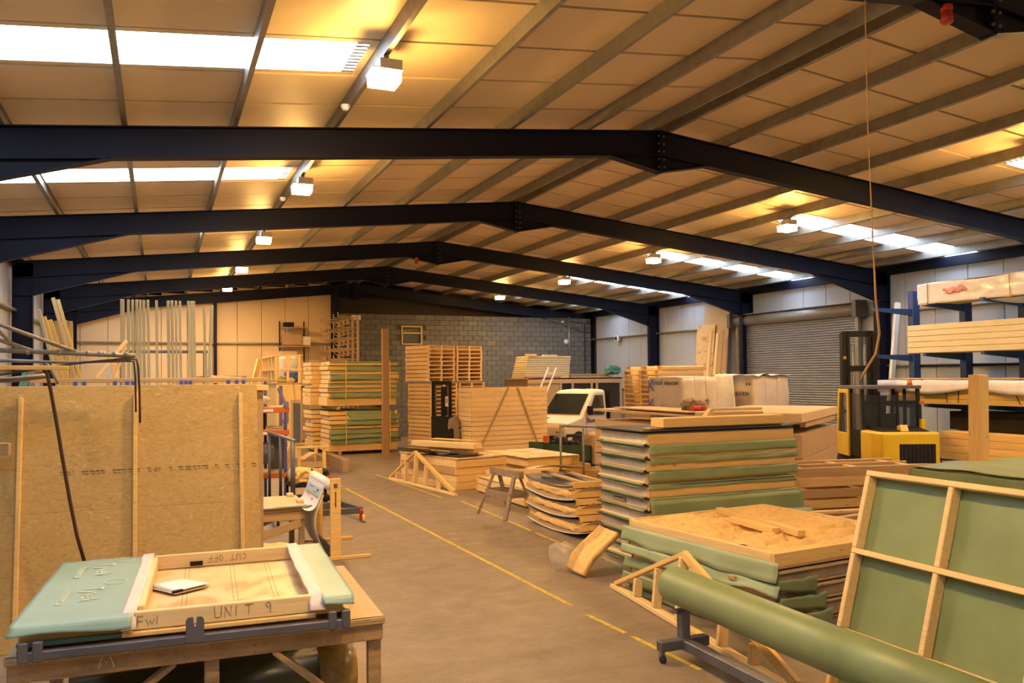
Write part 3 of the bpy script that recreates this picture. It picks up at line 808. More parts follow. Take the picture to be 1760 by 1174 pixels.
sheet('sheet', 'slate', lambda u, v: (u * .5, v * 1.1, .010 + .02 * math.sin(u * 3.0)), 10, 4, o, .006)
tag(bar('long_beam', 'pale', (5.92, 20.15, .965), (6.9, 18.35, .965), .34, .125), 'thick pale beam lying on top of the timber crate pile', 'beam')
tag(bar('under_beam', 'pine', (6.3, 19.95, .85), (6.95, 18.45, .85), .3, .09), 'second beam under the thick pale beam on the timber crate', 'beam')
tag(bar('packer_block', 'pine', (6.55, 19.2, .775), (6.95, 18.6, .775), .2, .06), 'packer block below the beams on the timber crate', 'block')
tag(bar('thin_board', 'pine', (6.4, 20.2, 1.045), (7.1, 18.9, 1.045), .2, .03), 'thin board on the very top of the timber crate pile', 'board')

# ---- second crate with a single plywood sheet
for i in range(3):
    framed('crate_frame', '%s frame of the second crate, beside the wrapped pack' % top_ord(i), 'frames of the second crate', (8.12 + R.uniform(-.02, .02) + .12 * i, 18.15, .213 * (2 - i)), .1, 1.45 + .2 * i, 2.15, .206, 'pine', 'pale', None)
tag(B('plywood_sheet', 'ply', (8.66, 19.3, .652), (1.5, 2.3, .018), rot=(0, 0, .1)), 'clean plywood sheet covering the second crate', 'plywood')

# ---- film-wrapped pack of pine frames
for i in range(14):
    framed('pine_frame', '%s frame in the film-wrapped pine pack' % top_ord(i), 'frames of the film-wrapped pack', (8.93 + R.uniform(-.012, .012), 24.3 + R.uniform(-.01, .01), .14 + .152 * (13 - i)), .08, 2.72, 1.05, .130, 'pine', 'pale', None)
o = T('wrapping', 'clear wrap and crossed straps around the pine pack', 'wrapping', (8.93, 24.3, 0), .08)
bar('strap', 'amber', (.25, -.03, .3), (1.30, -.03, 2.25), .012, .06, o, up=(1, 0, 0)); bar('strap', 'amber', (2.4, -.03, .3), (1.62, -.03, 2.25), .012, .06, o, up=(1, 0, 0))
sheet('wrap', 'film', lambda u, v: (-.03 + u * 2.78, -.02 + .008 * NZ.noise(V((u * 9, v * 9, 2))), .2 + v * 2.08), 30, 24, o, .002)
tag(bar('pack_bearer', 'old', (9.2, 24.2, .07), (9.15, 25.3, .07), .1, .13), 'bearer under the left end of the wrapped pine pack', 'bearer'); tag(bar('pack_bearer', 'old', (11.2, 24.4, .07), (11.15, 25.5, .07), .1, .13), 'bearer under the right end of the wrapped pine pack', 'bearer')

# ---- pallets
def pallet(name, label, group, loc, rz, Lx, Ly, mat='pallet'):
    """stringers run along local y and show their ends on the front"""
    t = T(name, label, 'pallet', loc, rz, group)
    for x in (.045, Lx / 2, Lx - .045): B('stringer', mat, (x, Ly / 2, .0625), (.09, Ly, .121), t, ch=.02)
    for j in range(4): B('deck_board', mat, (Lx / 2, .05 + j * (Ly - .1) / 3, .128), (Lx - .01, .10, .016), t)
    for j in range(2): B('base_board', mat, (Lx / 2, .05 + j * (Ly - .1), .012), (Lx - .01, .104, .02), t)
    return t
rz = .36; c, s = math.cos(rz), math.sin(rz)
for col_ in range(2):
    for i in range(26):
        k = 25 - i; jx = R.uniform(-.02, .02); ox = col_ * 1.26 + (.1 if k < 17 else 0) + jx
        zz = .05 + .1385 * k + (.05 if k > 16 else 0)
        pallet('pallet', '%s pallet in the %s column of tall pallet stacks' % (top_ord(i), ('left', 'right')[col_]), 'pallets of the tall stacks', (8.37 + ox * c, 27 + ox * s, zz), rz, 1.2, 1.3)
for i in range(10):
    pallet('small_pallet', '%s pallet in the round-ended pallet stack beside the bales' % top_ord(i), 'pallets beside the bales', (14.9 if i else 15.0, 20.5, 2.74 - .142 * i), PI / 2, 1.95, 1.6)
o = T('timber_crate', 'plain timber crate carrying the pallets beside the bales', 'crate', (13.3, 20.5, 0))
B('body', 'old', (.8, .98, .705), (1.55, 1.9, 1.41), o); B('lid', 'pallet', (.8, .98, 1.436), (1.7, 2.0, .05), o)

# ---- forklift standing at the tall pallets (seen from behind its mast)
o = T('pallet_forklift', 'dark forklift mast in front of the tall pallet stacks', 'forklift', (8.33, 25.4, 0), -.25)
for x in (-.27, .27): B('mast_channel', 'black', (x, .1, 1.25), (.10, .16, 2.46), o); B('inner_channel', 'steel', (x * .72, .12, 1.3), (.06, .12, 2.4), o)
B('cross_head', 'black', (0, .1, 2.42), (.64, .14, .12), o); B('cross_bar', 'black', (0, .12, 1.1), (.5, .06, .14), o)
B('lift_cylinder', 'black', (.08, .12, 1.2), (.2, .12, 2.2), o)
B('label_plate', 'white', (.16, .03, 1.82), (.10, .006, .32), o); B('label_plate', 'white', (.16, .03, 1.2), (.10, .006, .32), o)
B('mark', 'inkred', (.16, .026, 1.85), (.05, .004, .16), o); B('mark', 'inkred', (.16, .026, 1.2), (.05, .004, .12), o)
for x in (-.2, .2): B('fork', 'steel', (x, .62, .14), (.12, 1.0, .05), o)
MB().prism([(-.2, .1), (-.3, .1), (-.34, .7), (-.1, 1.35), (-.02, 1.35)], -.35, .35, 'x').build('dash_cowl', 'black', o)
lump('cover', 'grimy', (.34, .3, 1.1), o, (.36, -.1, .75), amp=.08, seed=3)

# ---- brown post and the banded packs of green-lined frames
tag(bar('timber_post', 'brownpost', (6.66, 26.1, 0), (6.66, 26.1, 4.17), .2, .2, up=(0, 1, 0)), 'tall brown timber post standing before the banded green packs', 'post')
for tier, z0, cnt in ((0, .12, 8), (1, 1.66, 9)):
    for dpt in range(2):
        ox, oy = (-.34 if dpt else 0) + (.0 if tier else .04), dpt * 1.42
        pname = '%s %s' % (('lower', 'upper')[tier], ('near', 'far')[dpt])
        for i in range(cnt):
            k = cnt - 1 - i
            thick = k == 0
            zz = z0 + (0 if thick else .155 + .152 * k)
            rz_ = .05; x, y = 5.22 + ox + R.uniform(-.05, .05), 28.1 + oy + R.uniform(-.03, .03)
            t = framed('lined_frame', '%s frame of the %s banded green pack' % (top_ord(i), pname), 'frames of the banded green packs', (x, y, zz), rz_ + (R.uniform(-.03, .03) if dpt and not tier else 0), 2.42 - (.6 * dpt), 1.28, .30 if thick else .128, 'pine', 'pale', 'eps' if not thick else None)
            if not thick and dpt == 0:
                g = R.random()
                if g < .7: flap(t, 'green', 2.46 - (R.uniform(.4, .9) if g < .3 else 0), -.02 - R.uniform(0, .04), .125, seed=100 + i + tier * 20, amp=.04, out=.012, low=.03, ox=0 if g > .15 else .6)
                else: flap(t, 'green', 2.4, .09, .135, seed=130 + i, amp=.02)
            if k == cnt - 1: sheet('membrane', 'green', lambda u, v, L=2.42 - .6 * dpt: (u * L, v * 1.28, .14 + .012 * NZ.noise(V((u * 6, v * 4, 2)))), 14, 8, t)
            if R.random() < .3 and not thick: B('notch_mark', 'grimy', (-.004, .62, .05), (.01, .14, .06), t)
        if dpt == 0:
            for j, x in enumerate((.58, 2.12)):
                zt_ = z0 + .155 + .152 * cnt
                o = T('yellow_strap', '%s yellow strap around the %s near green pack' % (('left', 'right')[j], ('lower', 'upper')[tier]), 'strap', (5.22 + x, 28.0 + .05 * x, 0))
                bar('strap', 'strap', (0, 0, z0 + .02), (0, 0, zt_), .03, .012, o, up=(0, 1, 0)); bar('strap', 'strap', (0, 0, zt_), (-.03, 1.3, zt_ + .01), .03, .01, o)
for j, (x, z) in enumerate(((5.6, .06), (7.2, .06), (5.55, 1.585), (7.25, 1.585))):
    tag(bar('pack_bearer', 'old', (x, 28.05, z), (x - .1, 30.5, z), .09, .115), ('left floor bearer under the banded green packs', 'right floor bearer under the banded green packs', 'left bearer between the two tiers of green packs', 'right bearer between the two tiers of green packs')[j], 'bearer')

# ---- chipboard packs behind the tall middle stack
for i in range(7):
    B_ = B('chipboard_sheet', 'chip', (10.82, 16.65, 1.62 - .0 - .235 * i + (.12 if i == 0 else 0)), (1.24, 4.0, .06 if i == 0 else .225), rot=(0, 0, (.03 if i == 0 else 0)))
    tag(B_, '%s board bundle of the long chipboard pack behind the tall stack' % top_ord(i), 'boards', 'bundles of the long chipboard pack')
tag(B('thin_board', 'old', (10.72, 16.2, 1.815), (1.0, 3.3, .03), rot=(0, 0, -.04)), 'thin brown board lying on the long chipboard pack', 'board')
tag(lump('rag_heap', 'grimy', (.4, .5, .22), None, (10.8, 15.2, 1.94), amp=.08, fr=6, seed=2), 'dark heap of rags on the long chipboard pack', 'rags')
tag(lump('red_rag', 'redp', (.24, .3, .10), None, (10.62, 14.85, 1.88), amp=.03, fr=6, seed=5), 'small red cloth beside the dark rag heap', 'cloth')
o = T('chipboard_pack', 'wide brown chipboard pack with a paler slab on top, left of forklift', 'boards', (9.65, 10.65, 0), .64)
for i in range(4): B('bundle', 'chipd', (1.72, .85, .17 + .40 * i + .03), (3.4, 1.7, .392), o)
o2 = tag(B('pale_slab', 'chip', (10.52, 12.40, 1.875), (3.5, 1.8, .15), rot=(0, 0, .64)), 'pale slab lying on the wide brown chipboard pack', 'slab')
tag(bar('slab_bearer', 'old', (10.0, 11.0, 1.745), (12.3, 12.7, 1.745), .1, .10), 'bearer between the pale slab and the wide chipboard pack', 'bearer')

# ---- shrink-wrapped insulation packs
def wrapped(label, loc, Lx, Ly, z1, torn=False, seed=0):
    t = T('insulation_pack', label, 'insulation pack', (loc[0], loc[1], 0), 0, 'shrink-wrapped insulation packs')
    nz = 2; hz = (z1 - .12) / nz
    B('base', 'pallet', (Lx / 2, Ly / 2, .06), (Lx, Ly, .12), t)
    for k in range(nz):
        for j in range(3):
            lump('bale', 'bale', (Lx / 3 + .015, Ly, hz), t, (Lx * (j + .5) / 3, Ly / 2, .12 + hz * (k + .5)), amp=.022, fr=2.6, seed=seed + k * 5 + j, n=8, sq=.10)
    return t
t = wrapped('left shrink-wrapped insulation pack with blue lettering on its side', (11.6, 16.8), 1.0, 1.5, 2.56, seed=3)
def side_print(t, Ly, zs, z_s, blue=True, s=.2):
    for z in zs:
        text('print', 'inkblue', 'knauf', s, t, (-.065, Ly - .28, z), (PI / 2, 0, -PI / 2), .004)
        text('print', 'inkblack', 'INSULATION', s * .62, t, (-.065, Ly - .28 - s * 2.65, z), (PI / 2, 0, -PI / 2), .004, .8)
side_print(t, 1.5, (2.36, 1.72), .2)
for z in (1.72, 2.2): text('print', 'inkblue', 'K', .42, t, (-.065, 1.45, z), (PI / 2, 0, -PI / 2), .004)
t = wrapped('right shrink-wrapped insulation pack with torn white plastic at its corner', (13.9, 17.0), 1.12, 1.65, 2.58, seed=20)
text('print', 'inkblue', 'K', .62, t, (-.065, 1.6, 1.75), (PI / 2, 0, -PI / 2), .004); text('print', 'inkblack', 'INSULATION', .15, t, (-.065, .92, 2.05), (PI / 2, 0, -PI / 2), .004, .9)
for y, z in ((.12, 2.35), (.22, 2.35), (.12, 1.75), (.22, 1.75)): B('mark', 'inkblack', (-.062, y, z), (.006, .05, .07), t)
sheet('torn_plastic', 'wrap', lambda u, v: (-.13 - .16 * math.sin(u * 3.0) * (1 - v), 1.45 - u * .75 - .2 * (1 - v) * u, 1.55 + v * 1.06 - .25 * u * (1 - v) + .06 * NZ.noise(V((u * 6, v * 6, 3)))), 16, 14, t, .006)
sheet('top_plastic', 'wrap', lambda u, v: (-.05 + u * 1.2, -.05 + v * 1.75, 2.585 + .05 * NZ.noise(V((u * 5, v * 5, 9)))), 16, 16, t, .006)

# ---- hooped trolley and dark green tool trailer
o = T('hoop_trolley', 'rusty hooped trolley frame standing behind the curved panels', 'trolley', (8.38, 16.95, .1))
for x in (0, .58): tube('upright', 'pipe', [(x, 0, 0), (x, 0, 1.36)], .026, o)
tube('top_rail', 'pipe', [(-.02, 0, 1.37), (1.2, .0, 1.31)], .028, o); tube('upright', 'pipe', [(1.18, 0, 0), (1.18, 0, 1.31)], .026, o)
B('deck', 'pipe', (.6, .3, -.03), (1.3, .6, .04), o)
for x in (.05, 1.1): tube('wheel', 'rubber', [(x, .04, -.05), (x, .08, -.05)], .05, o, 12)
o = T('tool_trailer', 'dark green open trailer heaped with tools in front of the van', 'trailer', (9.8, 20.9, 0))
MB().prism([(0, .72), (1.5, .62), (1.5, .05), (.5, .12), (0, .3)], 0, .03).build('front_panel', 'dgreen', o)
MB().prism([(0, .72), (1.5, .62), (1.5, .05), (.5, .12), (0, .3)], .95, .98).build('back_panel', 'dgreen', o)
B('side_panel', 'dgreen', (.012, .5, .5), (.03, 1.0, .42), o); B('side_panel', 'dgreen', (1.49, .5, .35), (.03, 1.0, .55), o); B('bed', 'black', (.75, .5, .16), (1.5, 1.0, .06), o)
for x in (.35, 1.2): tube('wheel', 'rubber', [(x, -.08, .17), (x, .02, .17)], .17, o, 16)
for j, (x, s_, m) in enumerate(((.4, (.3, .3, .4), 'black'), (.75, (.35, .4, .5), 'rubber'), (1.15, (.35, .3, .36), 'black'))):
    tag(lump('tool_bag', m, s_, None, (9.8 + x, 21.35, .36 + s_[2] / 2), amp=.06, fr=5, seed=j), ('left dark tool bag in the green trailer', 'big middle tool bag in the green trailer', 'right dark tool bag in the green trailer')[j], 'bag')
tag(lump('orange_bucket', 'orange', (.14, .16, .22), None, (9.98, 21.1, .84), amp=.02, seed=2), 'small orange bucket at the left end of the green trailer', 'bucket')
tag(tube('hose_coil', 'rubber', [(10.9 + .22 * math.cos(a * .6), 21.2 + .1 * math.sin(a * .6), .86 + .0025 * a) for a in range(30)], .02), 'coil of black hose on the green trailer', 'hose')
tag(lump('paper_sack', 'card', (.7, .5, .95), None, (11.75, 21.3, .48), amp=.05, fr=3, seed=8), 'tall brown paper sack right of the green trailer', 'sack')

# ---- van
v = T('flatbed_van', 'cream flatbed van with dark windscreen parked beyond the green trailer', 'van', (14.2, 26.75, 0), 3.578)
body = [(2.28, .38), (2.30, .85), (2.20, 1.02), (1.38, 1.22), (.62, 2.04), (.45, 2.11), (-.1, 2.13), (-.16, 2.08), (-.16, .38)]
def van_body():
    bm = bmesh.new(); st = []
    secs = [(-.95, .94), (-.88, .985), (-.6, 1.0), (0, 1.005), (.6, 1.0), (.88, .985), (.95, .94)]
    vs = []; fs = []; nb = len(body)
    for y, k in secs:
        for x, z in body:
            taper = 1 - .13 * max(0, (z - 1.2) / .9)
            vs.append((1.1 + (x - 1.1) * (1 if abs(y) < .9 else .985), y * taper, .38 + (z - .38) * k))
    m = len(secs)
    for i in range(m - 1):
        for j in range(nb):
            a = i * nb + j; b = i * nb + (j + 1) % nb
            fs.append((a, b, b + nb, a + nb))
    fs += [tuple(range(nb - 1, -1, -1)), tuple(range((m - 1) * nb, m * nb))]
    return MB().add(vs, fs)
b = van_body().build('cab', 'cream', v, smooth=False)
md = b.modifiers.new('soft', 'BEVEL'); md.width = .03; md.segments = 2; md.limit_method = 'ANGLE'
def slantx(z): return 1.38 + (.62 - 1.38) * (z - 1.22) / .82
MB().add([(slantx(1.27) + .03, -.80, 1.29), (slantx(1.27) + .03, .80, 1.29), (slantx(1.95) + .03, .72, 1.975), (slantx(1.95) + .03, -.72, 1.975),
          (slantx(1.27), -.80, 1.27), (slantx(1.27), .80, 1.27), (slantx(1.95), .72, 1.955), (slantx(1.95), -.72, 1.955)], [(0, 1, 2, 3), (4, 7, 6, 5), (0, 4, 5, 1), (1, 5, 6, 2), (2, 6, 7, 3), (3, 7, 4, 0)]).build('windscreen', 'darkglass', v)
for s_ in (1, -1):
    yy = lambda z: s_ * (.955 * (1 - .13 * max(0, (z - 1.2) / .9)) + .004)
    q = [(1.02, 1.24), (.50, 1.92), (.06, 1.92), (.06, 1.24)]
    MB().add([(x, yy(z), z) for x, z in q] + [(x, yy(z) - s_ * .02, z) for x, z in q], [(0, 1, 2, 3), (7, 6, 5, 4), (0, 4, 5, 1), (1, 5, 6, 2), (2, 6, 7, 3), (3, 7, 4, 0)]).build('side_window', 'darkglass', v)
    for x in (1.16, -.02): B('door_gap', 'black', (x, s_ * .951, .85), (.012, .006, .78), v, ch=0)
    MB().tube([(1.62, s_ * .86, .36), (1.62, s_ * .98, .36)], .36, 20).build('wheel', 'rubber', v)
    MB().tube([(-1.9, s_ * .80, .36), (-1.9, s_ * .95, .36)], .36, 20).build('wheel', 'rubber', v)
    B('headlight', 'glass', (2.27, s_ * .66, .76), (.05, .36, .2), v); B('headlight_bezel', 'black', (2.262, s_ * .66, .76), (.04, .42, .25), v)
    B('mirror', 'black', (1.1, s_ * 1.08, 1.42), (.1, .2, .28), v)
B('grille', 'black', (2.27, 0, .76), (.04, .8, .2), v); B('bumper', 'black', (2.3, 0, .48), (.14, 1.86, .2), v); B('bonnet_vent', 'black', (1.78, -.45, 1.128), (.22, .42, .012), v, (0, .24, 0))
B('roof_lamp', 'black', (.1, .0, 2.15), (.12, .3, .05), v); B('headboard', 'black', (-.26, 0, 1.45), (.06, 1.9, 1.3), v); B('bed', 'steel', (-1.6, 0, .78), (2.6, 1.95, .1), v); B('chassis', 'black', (-.6, 0, .5), (4.6, .8, .14), v)
text('door_lettering', 'inkblack', 'Shome', .23, v, (1.15, .962, .98), (PI / 2, 0, PI), .004, 1.05)

# ---- white ladder leaning in front of the plywood cabin
o = T('white_ladder', 'pale ladder leaning steeply behind the van windscreen', 'ladder', (12.9, 28.2, 0))
for d in (0, .34):
    bar('stile', 'wpaint', (-.75 + d, 0, .02), (1.0 + d, .9, 2.95), .03, .07, o)
for k in range(9):
    f = .08 + k * .105; bar('rung', 'wpaint', (-.75 + 1.75 * f, .9 * f, .02 + 2.93 * f), (-.41 + 1.75 * f, .9 * f, .02 + 2.93 * f), .025, .025, o)

# ---- plywood cabin with glazed front and the board stack on its roof
o = T('plywood_cabin', 'brown plywood cabin with glazed frames behind the van', 'cabin', (13.75, 30.8, 0))
B('side_wall', 'chipd', (.75, .03, 1.22), (1.5, .05, 2.44), o); B('back_wall', 'chipd', (2.2, 2.3, 1.22), (4.4, .05, 2.44), o); B('end_wall', 'chipd', (.03, 1.15, 1.22), (.05, 2.2, 2.44), o); B('end_wall', 'chipd', (4.37, 1.15, 1.22), (.05, 2.2, 2.44), o)
B('fascia', 'old', (2.2, -.02, 2.42), (4.4, .06, .24), o); B('roof', 'chipd', (2.2, 1.15, 2.50), (4.5, 2.4, .06), o); B('low_wall', 'chipd', (2.95, .03, .6), (2.9, .05, 1.2), o)
for x in (1.5, 2.05, 2.95, 3.2, 4.35): B('mullion', 'old', (x, 0, 1.75), (.10, .08, 1.1), o)
for x0_, x1_ in ((1.55, 2.0), (2.1, 2.9), (3.25, 4.3)): B('pane', 'glass', ((x0_ + x1_) / 2, .0, 1.75), (x1_ - x0_, .012, 1.1), o, ch=0)
for i in range(10):
    tag(B('insulation_board', 'mdf', (14.9 - .02 * i + (.02 if i > 4 else 0), 31.7, 3.402 - .092 * i), (1.95 + .012 * i, 1.3, .078), rot=(0, 0, .02 * math.sin(i * 2))), '%s cream board in the stack on the cabin roof' % top_ord(i), 'board', 'cream boards on the cabin roof')
tag(bar('batten_offcut', 'pale', (13.75, 31.0, 3.475), (14.25, 31.0, 3.475), .1, .09), 'short timber offcut on top of the cream boards', 'timber')
tag(B('white_tray', 'wpaint', (14.95, 31.2, 3.46), (.6, .3, .06)), 'flat white tray on top of the cream boards', 'tray')
for j, x in enumerate((14.1, 14.9)): tag(B('red_sheet', 'redp', (x, 30.95, 2.56), (.75, .3, .04), rot=(0, 0, .05)), ('left red sheet edge under the cream boards', 'right red sheet edge under the cream boards')[j], 'sheet')
for j in range(7):
    tag(bar('roof_timber', 'grimy' if j % 2 else 'old', (15.95 + R.uniform(-.1, .1), 31.2 + .14 * j, 2.565 + .05 * (j % 3) ), (18.1 + R.uniform(-.3, 0), 31.25 + .14 * j, 2.565 + .05 * (j % 3)), .10, .045), '%s grey timber length, front to back, in the loose heap on the cabin roof' % ORD[j], 'timber', 'timber heap on the cabin roof')
tag(lump('green_net', 'teala', (.5, .5, .3), None, (17.9, 31.1, 2.84), amp=.1, fr=6, seed=3), 'dark green bundle at the right end of the cabin roof heap', 'bundle')

# ---- boards leaning by the shutter
for j, (y, z, h_, w_, m, l) in enumerate(((25.75, 0, 5.2, 1.5, 'chip', 'tallest pale sheet leaning on the wall left of the shutter'), (25.95, 0, 4.5, 1.1, 'ply', 'shorter pale sheet in front of the tallest one by the shutter'))):
    o = T('leaning_sheet', l, 'sheet', (18.70 - .12 * j, y, z), 0, ry=.08 + .01 * j); B('sheet', m, (0, -.35 if j == 0 else -.05, h_ / 2), (.025, w_, h_), o)
for j, (y, h_, m, l) in enumerate(((25.15, 4.2, 'pale', 'first narrow leaning plank left of the shutter'), (24.75, 4.1, 'pale', 'second narrow leaning plank left of the shutter'), (24.45, 4.2, 'old', 'dark plank leaning nearest the shutter'), (24.95, 2.4, 'grimy', 'short dark board leaning left of the shutter'))):
    tag(bar('leaning_plank', m, (18.15, y, .02), (18.62, y + R.uniform(-.03, .03), h_), .05, .16, up=(0, 1, 0)), l, 'plank')

# ================================================================== FORKLIFT AND RACK ON THE RIGHT
t = T('forklift', 'yellow and black forklift with raised cab standing before the roller shutter', 'forklift', (15.0, 14.0, 0), -.436)
cw = [(-.60, -1.45), (.60, -1.45), (.66, -1.30), (.66, -.45), (-.66, -.45), (-.66, -1.05)]
o = MB().prism(cw, .50, 1.36, 'z').build('counterweight', 'yellow', t)
md = o.modifiers.new('soft', 'BEVEL'); md.width = .05; md.segments = 3; md.limit_method = 'ANGLE'
B('grille', 'black', (.14, -1.452, .92), (.74, .02, .40), t)
for j in range(9): B('grille_bar', 'rubber', (-.18 + .08 * j, -1.466, .92), (.02, .012, .38), t)
MB().prism([(-1.2, 1.35), (-.95, 1.35), (-1.0, 1.48), (-1.12, 1.50)], -.08, .08, 'x').build('lifting_eye', 'yellow', t)
MB().prism([(-1.38, 1.34), (-.5, 1.34), (-.5, 1.44), (-1.0, 1.40)], -.5, .5, 'x').build('engine_cover', 'black', t)
B('chassis', 'black', (0, .3, .48), (1.16, 1.7, .5), t); B('step', 'black', (-.6, .45, .42), (.16, .7, .08), t)
for x in (-.52, .52):
    tube('wheel', 'rubber', [(x - .12, .85, .34), (x + .12, .85, .34)], .34, t, 20); tube('wheel', 'rubber', [(x - .1, -.75, .27), (x + .1, -.75, .27)], .27, t, 20)
def post(n_, m, a, b, w_=.07): bar(n_, m, a, b, w_, w_, t, up=(0, 1, 0))
for x in (-.60, .60):
    post('cab_post', 'black', (x, -.55, 1.1), (x, -.45, 2.26)); post('cab_post', 'black', (x, .2, .7), (x, .2, 2.26), .06)
    post('cab_post', 'black', (x, 1.0, .7), (x, .80, 2.26))
B('roof', 'slate', (0, .17, 2.29), (1.30, 1.42, .07), t)
for y, z in ((-.53, 1.25), (-.48, 1.95)): bar('rear_rail', 'black', (-.6, y, z), (.6, y, z), .05, .09, t)
bar('rear_mullion', 'black', (.14, -.5, 1.25), (.14, -.48, 2.2), .06, .06, t, up=(0, 1, 0)); bar('rear_mullion', 'black', (-.25, -.5, 1.25), (-.25, -.48, 2.2), .05, .05, t, up=(0, 1, 0))
B('side_panel', 'black', (-.61, -.15, 1.05), (.03, .72, .6), t); B('side_glass', 'glass', (-.61, -.15, 1.75), (.012, .66, .8), t, ch=0); B('rear_glass', 'glass', (0, -.5, 1.72), (1.1, .012, .8), t, ch=0)
# yellow door
for a, b in (((-.645, .26, .72), (-.645, .26, 2.2)), ((-.645, .98, .72), (-.645, .80, 2.2))): bar('door_frame', 'yellow', a, b, .05, .09, t, up=(0, 1, 0))
bar('door_frame', 'yellow', (-.645, .22, 2.2), (-.645, .84, 2.2), .05, .09, t); B('door_panel', 'yellow', (-.645, .61, .98), (.05, .72, .52), t); B('door_glass', 'glass', (-.645, .58, 1.7), (.012, .6, .95), t, ch=0)
B('seat', 'rubber', (0, .0, 1.12), (.5, .5, .14), t); B('seat_back', 'rubber', (0, -.24, 1.4), (.46, .12, .6), t)
tube('steering_wheel', 'rubber', [(.17 * math.cos(a), .62 + .1 * math.sin(a), 1.38 + .14 * math.sin(a)) for a in [k * PI / 8 for k in range(17)]], .018, t, 6)
tube('steering_column', 'black', [(0, .8, 1.0), (0, .62, 1.38)], .03, t)
for x in (-.36, .36): B('mast_channel', 'black', (x, 1.32, 1.85), (.10, .2, 3.5), t); B('inner_channel', 'black', (x * .7, 1.34, 1.9), (.08, .16, 3.4), t)
for z in (3.56, 2.72, .8): B('mast_cross', 'black', (0, 1.32, z), (.78, .12, .14), t)
for x in (-.13, .15): tube('lift_cylinder', 'steel', [(x, 1.3, .4), (x, 1.3, 3.3)], .04, t)
B('label_plate', 'white', (-.36, 1.21, 1.95), (.07, .01, .42), t); B('label_plate', 'white', (-.36, 1.21, 1.4), (.06, .01, .5), t); B('lamp_mark', 'amber', (-.36, 1.21, 2.98), (.07, .02, .07), t)
B('carriage', 'black', (0, 1.48, .75), (.9, .06, .5), t)
for x in (-.25, .25): B('fork', 'steel', (x, 2.0, .12), (.12, 1.1, .045), t)
tube('beacon', 'orange', [(.45, -.42, 2.33), (.45, -.42, 2.44)], [.06, .045], t, 12); B('rear_lamp', 'orange', (.66, -.5, 1.95), (.1, .05, .08), t)
B('jerry_bracket', 'yellow', (.62, -.62, 1.42), (.09, .12, .34), t); B('hose_arm', 'steel', (-.1, -.62, 1.36), (.6, .04, .06), t, (0, -.3, 0))

# ---- cantilever rack with long timber packs
t = T('cantilever_rack', 'tall blue cantilever rack carrying long timber packs along the right wall', 'rack', (18.0, 0, 0))
for y in (15.7, 14.2, 12.7, 11.2, 9.7):
    B('upright', 'blue', (0, y, 2.36), (.24, .17, 4.72), t)
    for z in (1.82, 3.02, 4.2, .58): MB().prism([(-.1, z - .12), (-1.4, z - .02), (-1.4, z + .05), (-.1, z + .05)], y - .045, y + .045).build('arm', 'blue', t)
    B('foot', 'blue', (-.6, y, .07), (1.7, .16, .14), t)
for z in (2.5, 3.8):
    for y in (15.7, 14.2): bar('cross_brace', 'navy', (.05, y, z), (.05, y - 1.5, z - .7), .03, .03, t); bar('cross_brace', 'navy', (.05, y, z - .7), (.05, y - 1.5, z), .03, .03, t)
for z in (2.78, .3): bar('tie', 'navy', (.1, 15.7, z), (.1, 9.7, z), .05, .06, t)
def pack(label, loc, L, W_, layers, lh, mat, group, per=3, jitter=.01):
    for i in range(layers):
        g = T('timber_layer', '%s layer of the %s' % (top_ord(layers - 1 - i), label), 'timber', (loc[0], loc[1], loc[2] + i * lh), 0, group)
        for j in range(per):
            B('board', mat, (W_ * (j + .5) / per, -L / 2 + R.uniform(-jitter, jitter), lh / 2), (L, W_ / per - .006, lh - .006), g, (0, 0, PI / 2))
pack('long cream board pack on the middle rack arms', (16.62, 14.7, 3.07), 5.2, 1.1, 5, .134, 'mdf', 'middle rack board pack', 2)
pack('white-draped pine pack on the lower rack arms', (16.62, 15.3, 1.87), 6.0, 1.05, 4, .125, 'yellowpine', 'lower rack pine pack', 4)
pack('pine pack on the bottom rack arms', (16.5, 13.75, .63), 4.4, 1.15, 4, .16, 'pine', 'bottom rack pine pack', 4)
pack('white-wrapped pack on the top rack arms', (16.75, 14.5, 4.25), 4.6, .95, 3, .14, 'yellowpine', 'top rack wrapped pack', 4)
tag(B('dark_wrapped_pack', 'black', (17.35, 11.3, 1.50), (.9, 5.0, .42)), 'long black-wrapped pack between the two lower timber packs on the rack', 'pack')
for x in (13.4, 9.4): tag(B('pack_spacer', 'old', (17.35, x, 1.28), (.8, .08, .03)), 'thin spacer under the %s end of the black-wrapped pack' % ('far' if x > 12 else 'near'), 'spacer')
o = T('plastic_wrapping', 'glossy white plastic with red print wrapped around the top rack pack', 'wrapping', (16.7, 14.42, 4.24))
sheet('side_wrap', 'wrap', lambda u, v: (-.03 - .02 * NZ.noise(V((u * 12, v * 4, 2))), -u * 3.3, -.02 + v * (.48 + .02 * math.sin(u * 9))), 60, 10, o, .006)
sheet('top_wrap', 'wrap', lambda u, v: (v * 1.05 - .03, -u * 3.3 , .47 + .02 * NZ.noise(V((u * 9, v * 4, 7)))), 50, 8, o, .006)
sheet('sag_wrap', 'wrap', lambda u, v: (.1 + v * .8, -1.6 - u * 1.6, -.03 - .12 * math.sin(PI * u) * math.sin(PI * v)), 20, 8, o, .006)
for y in (-.75, -2.75): sheet('red_print', 'fadedred', lambda u, v, y=y: (-.062 - .02 * NZ.noise(V((u * 6, v * 4, 2))), y - u * .55 - .05 * math.sin(v * 5), .16 + v * .13 + .05 * u + .02 * math.sin(u * 17)), 12, 4, o, .002)
for y in (-.3, -2.35): B('band', 'old', (-.06, y, .22), (.02, .02, .48), o)
for y in (-.25, -2.33): B('edge_protector', 'old', (-.08, y, -.015), (.05, .14, .05), o)
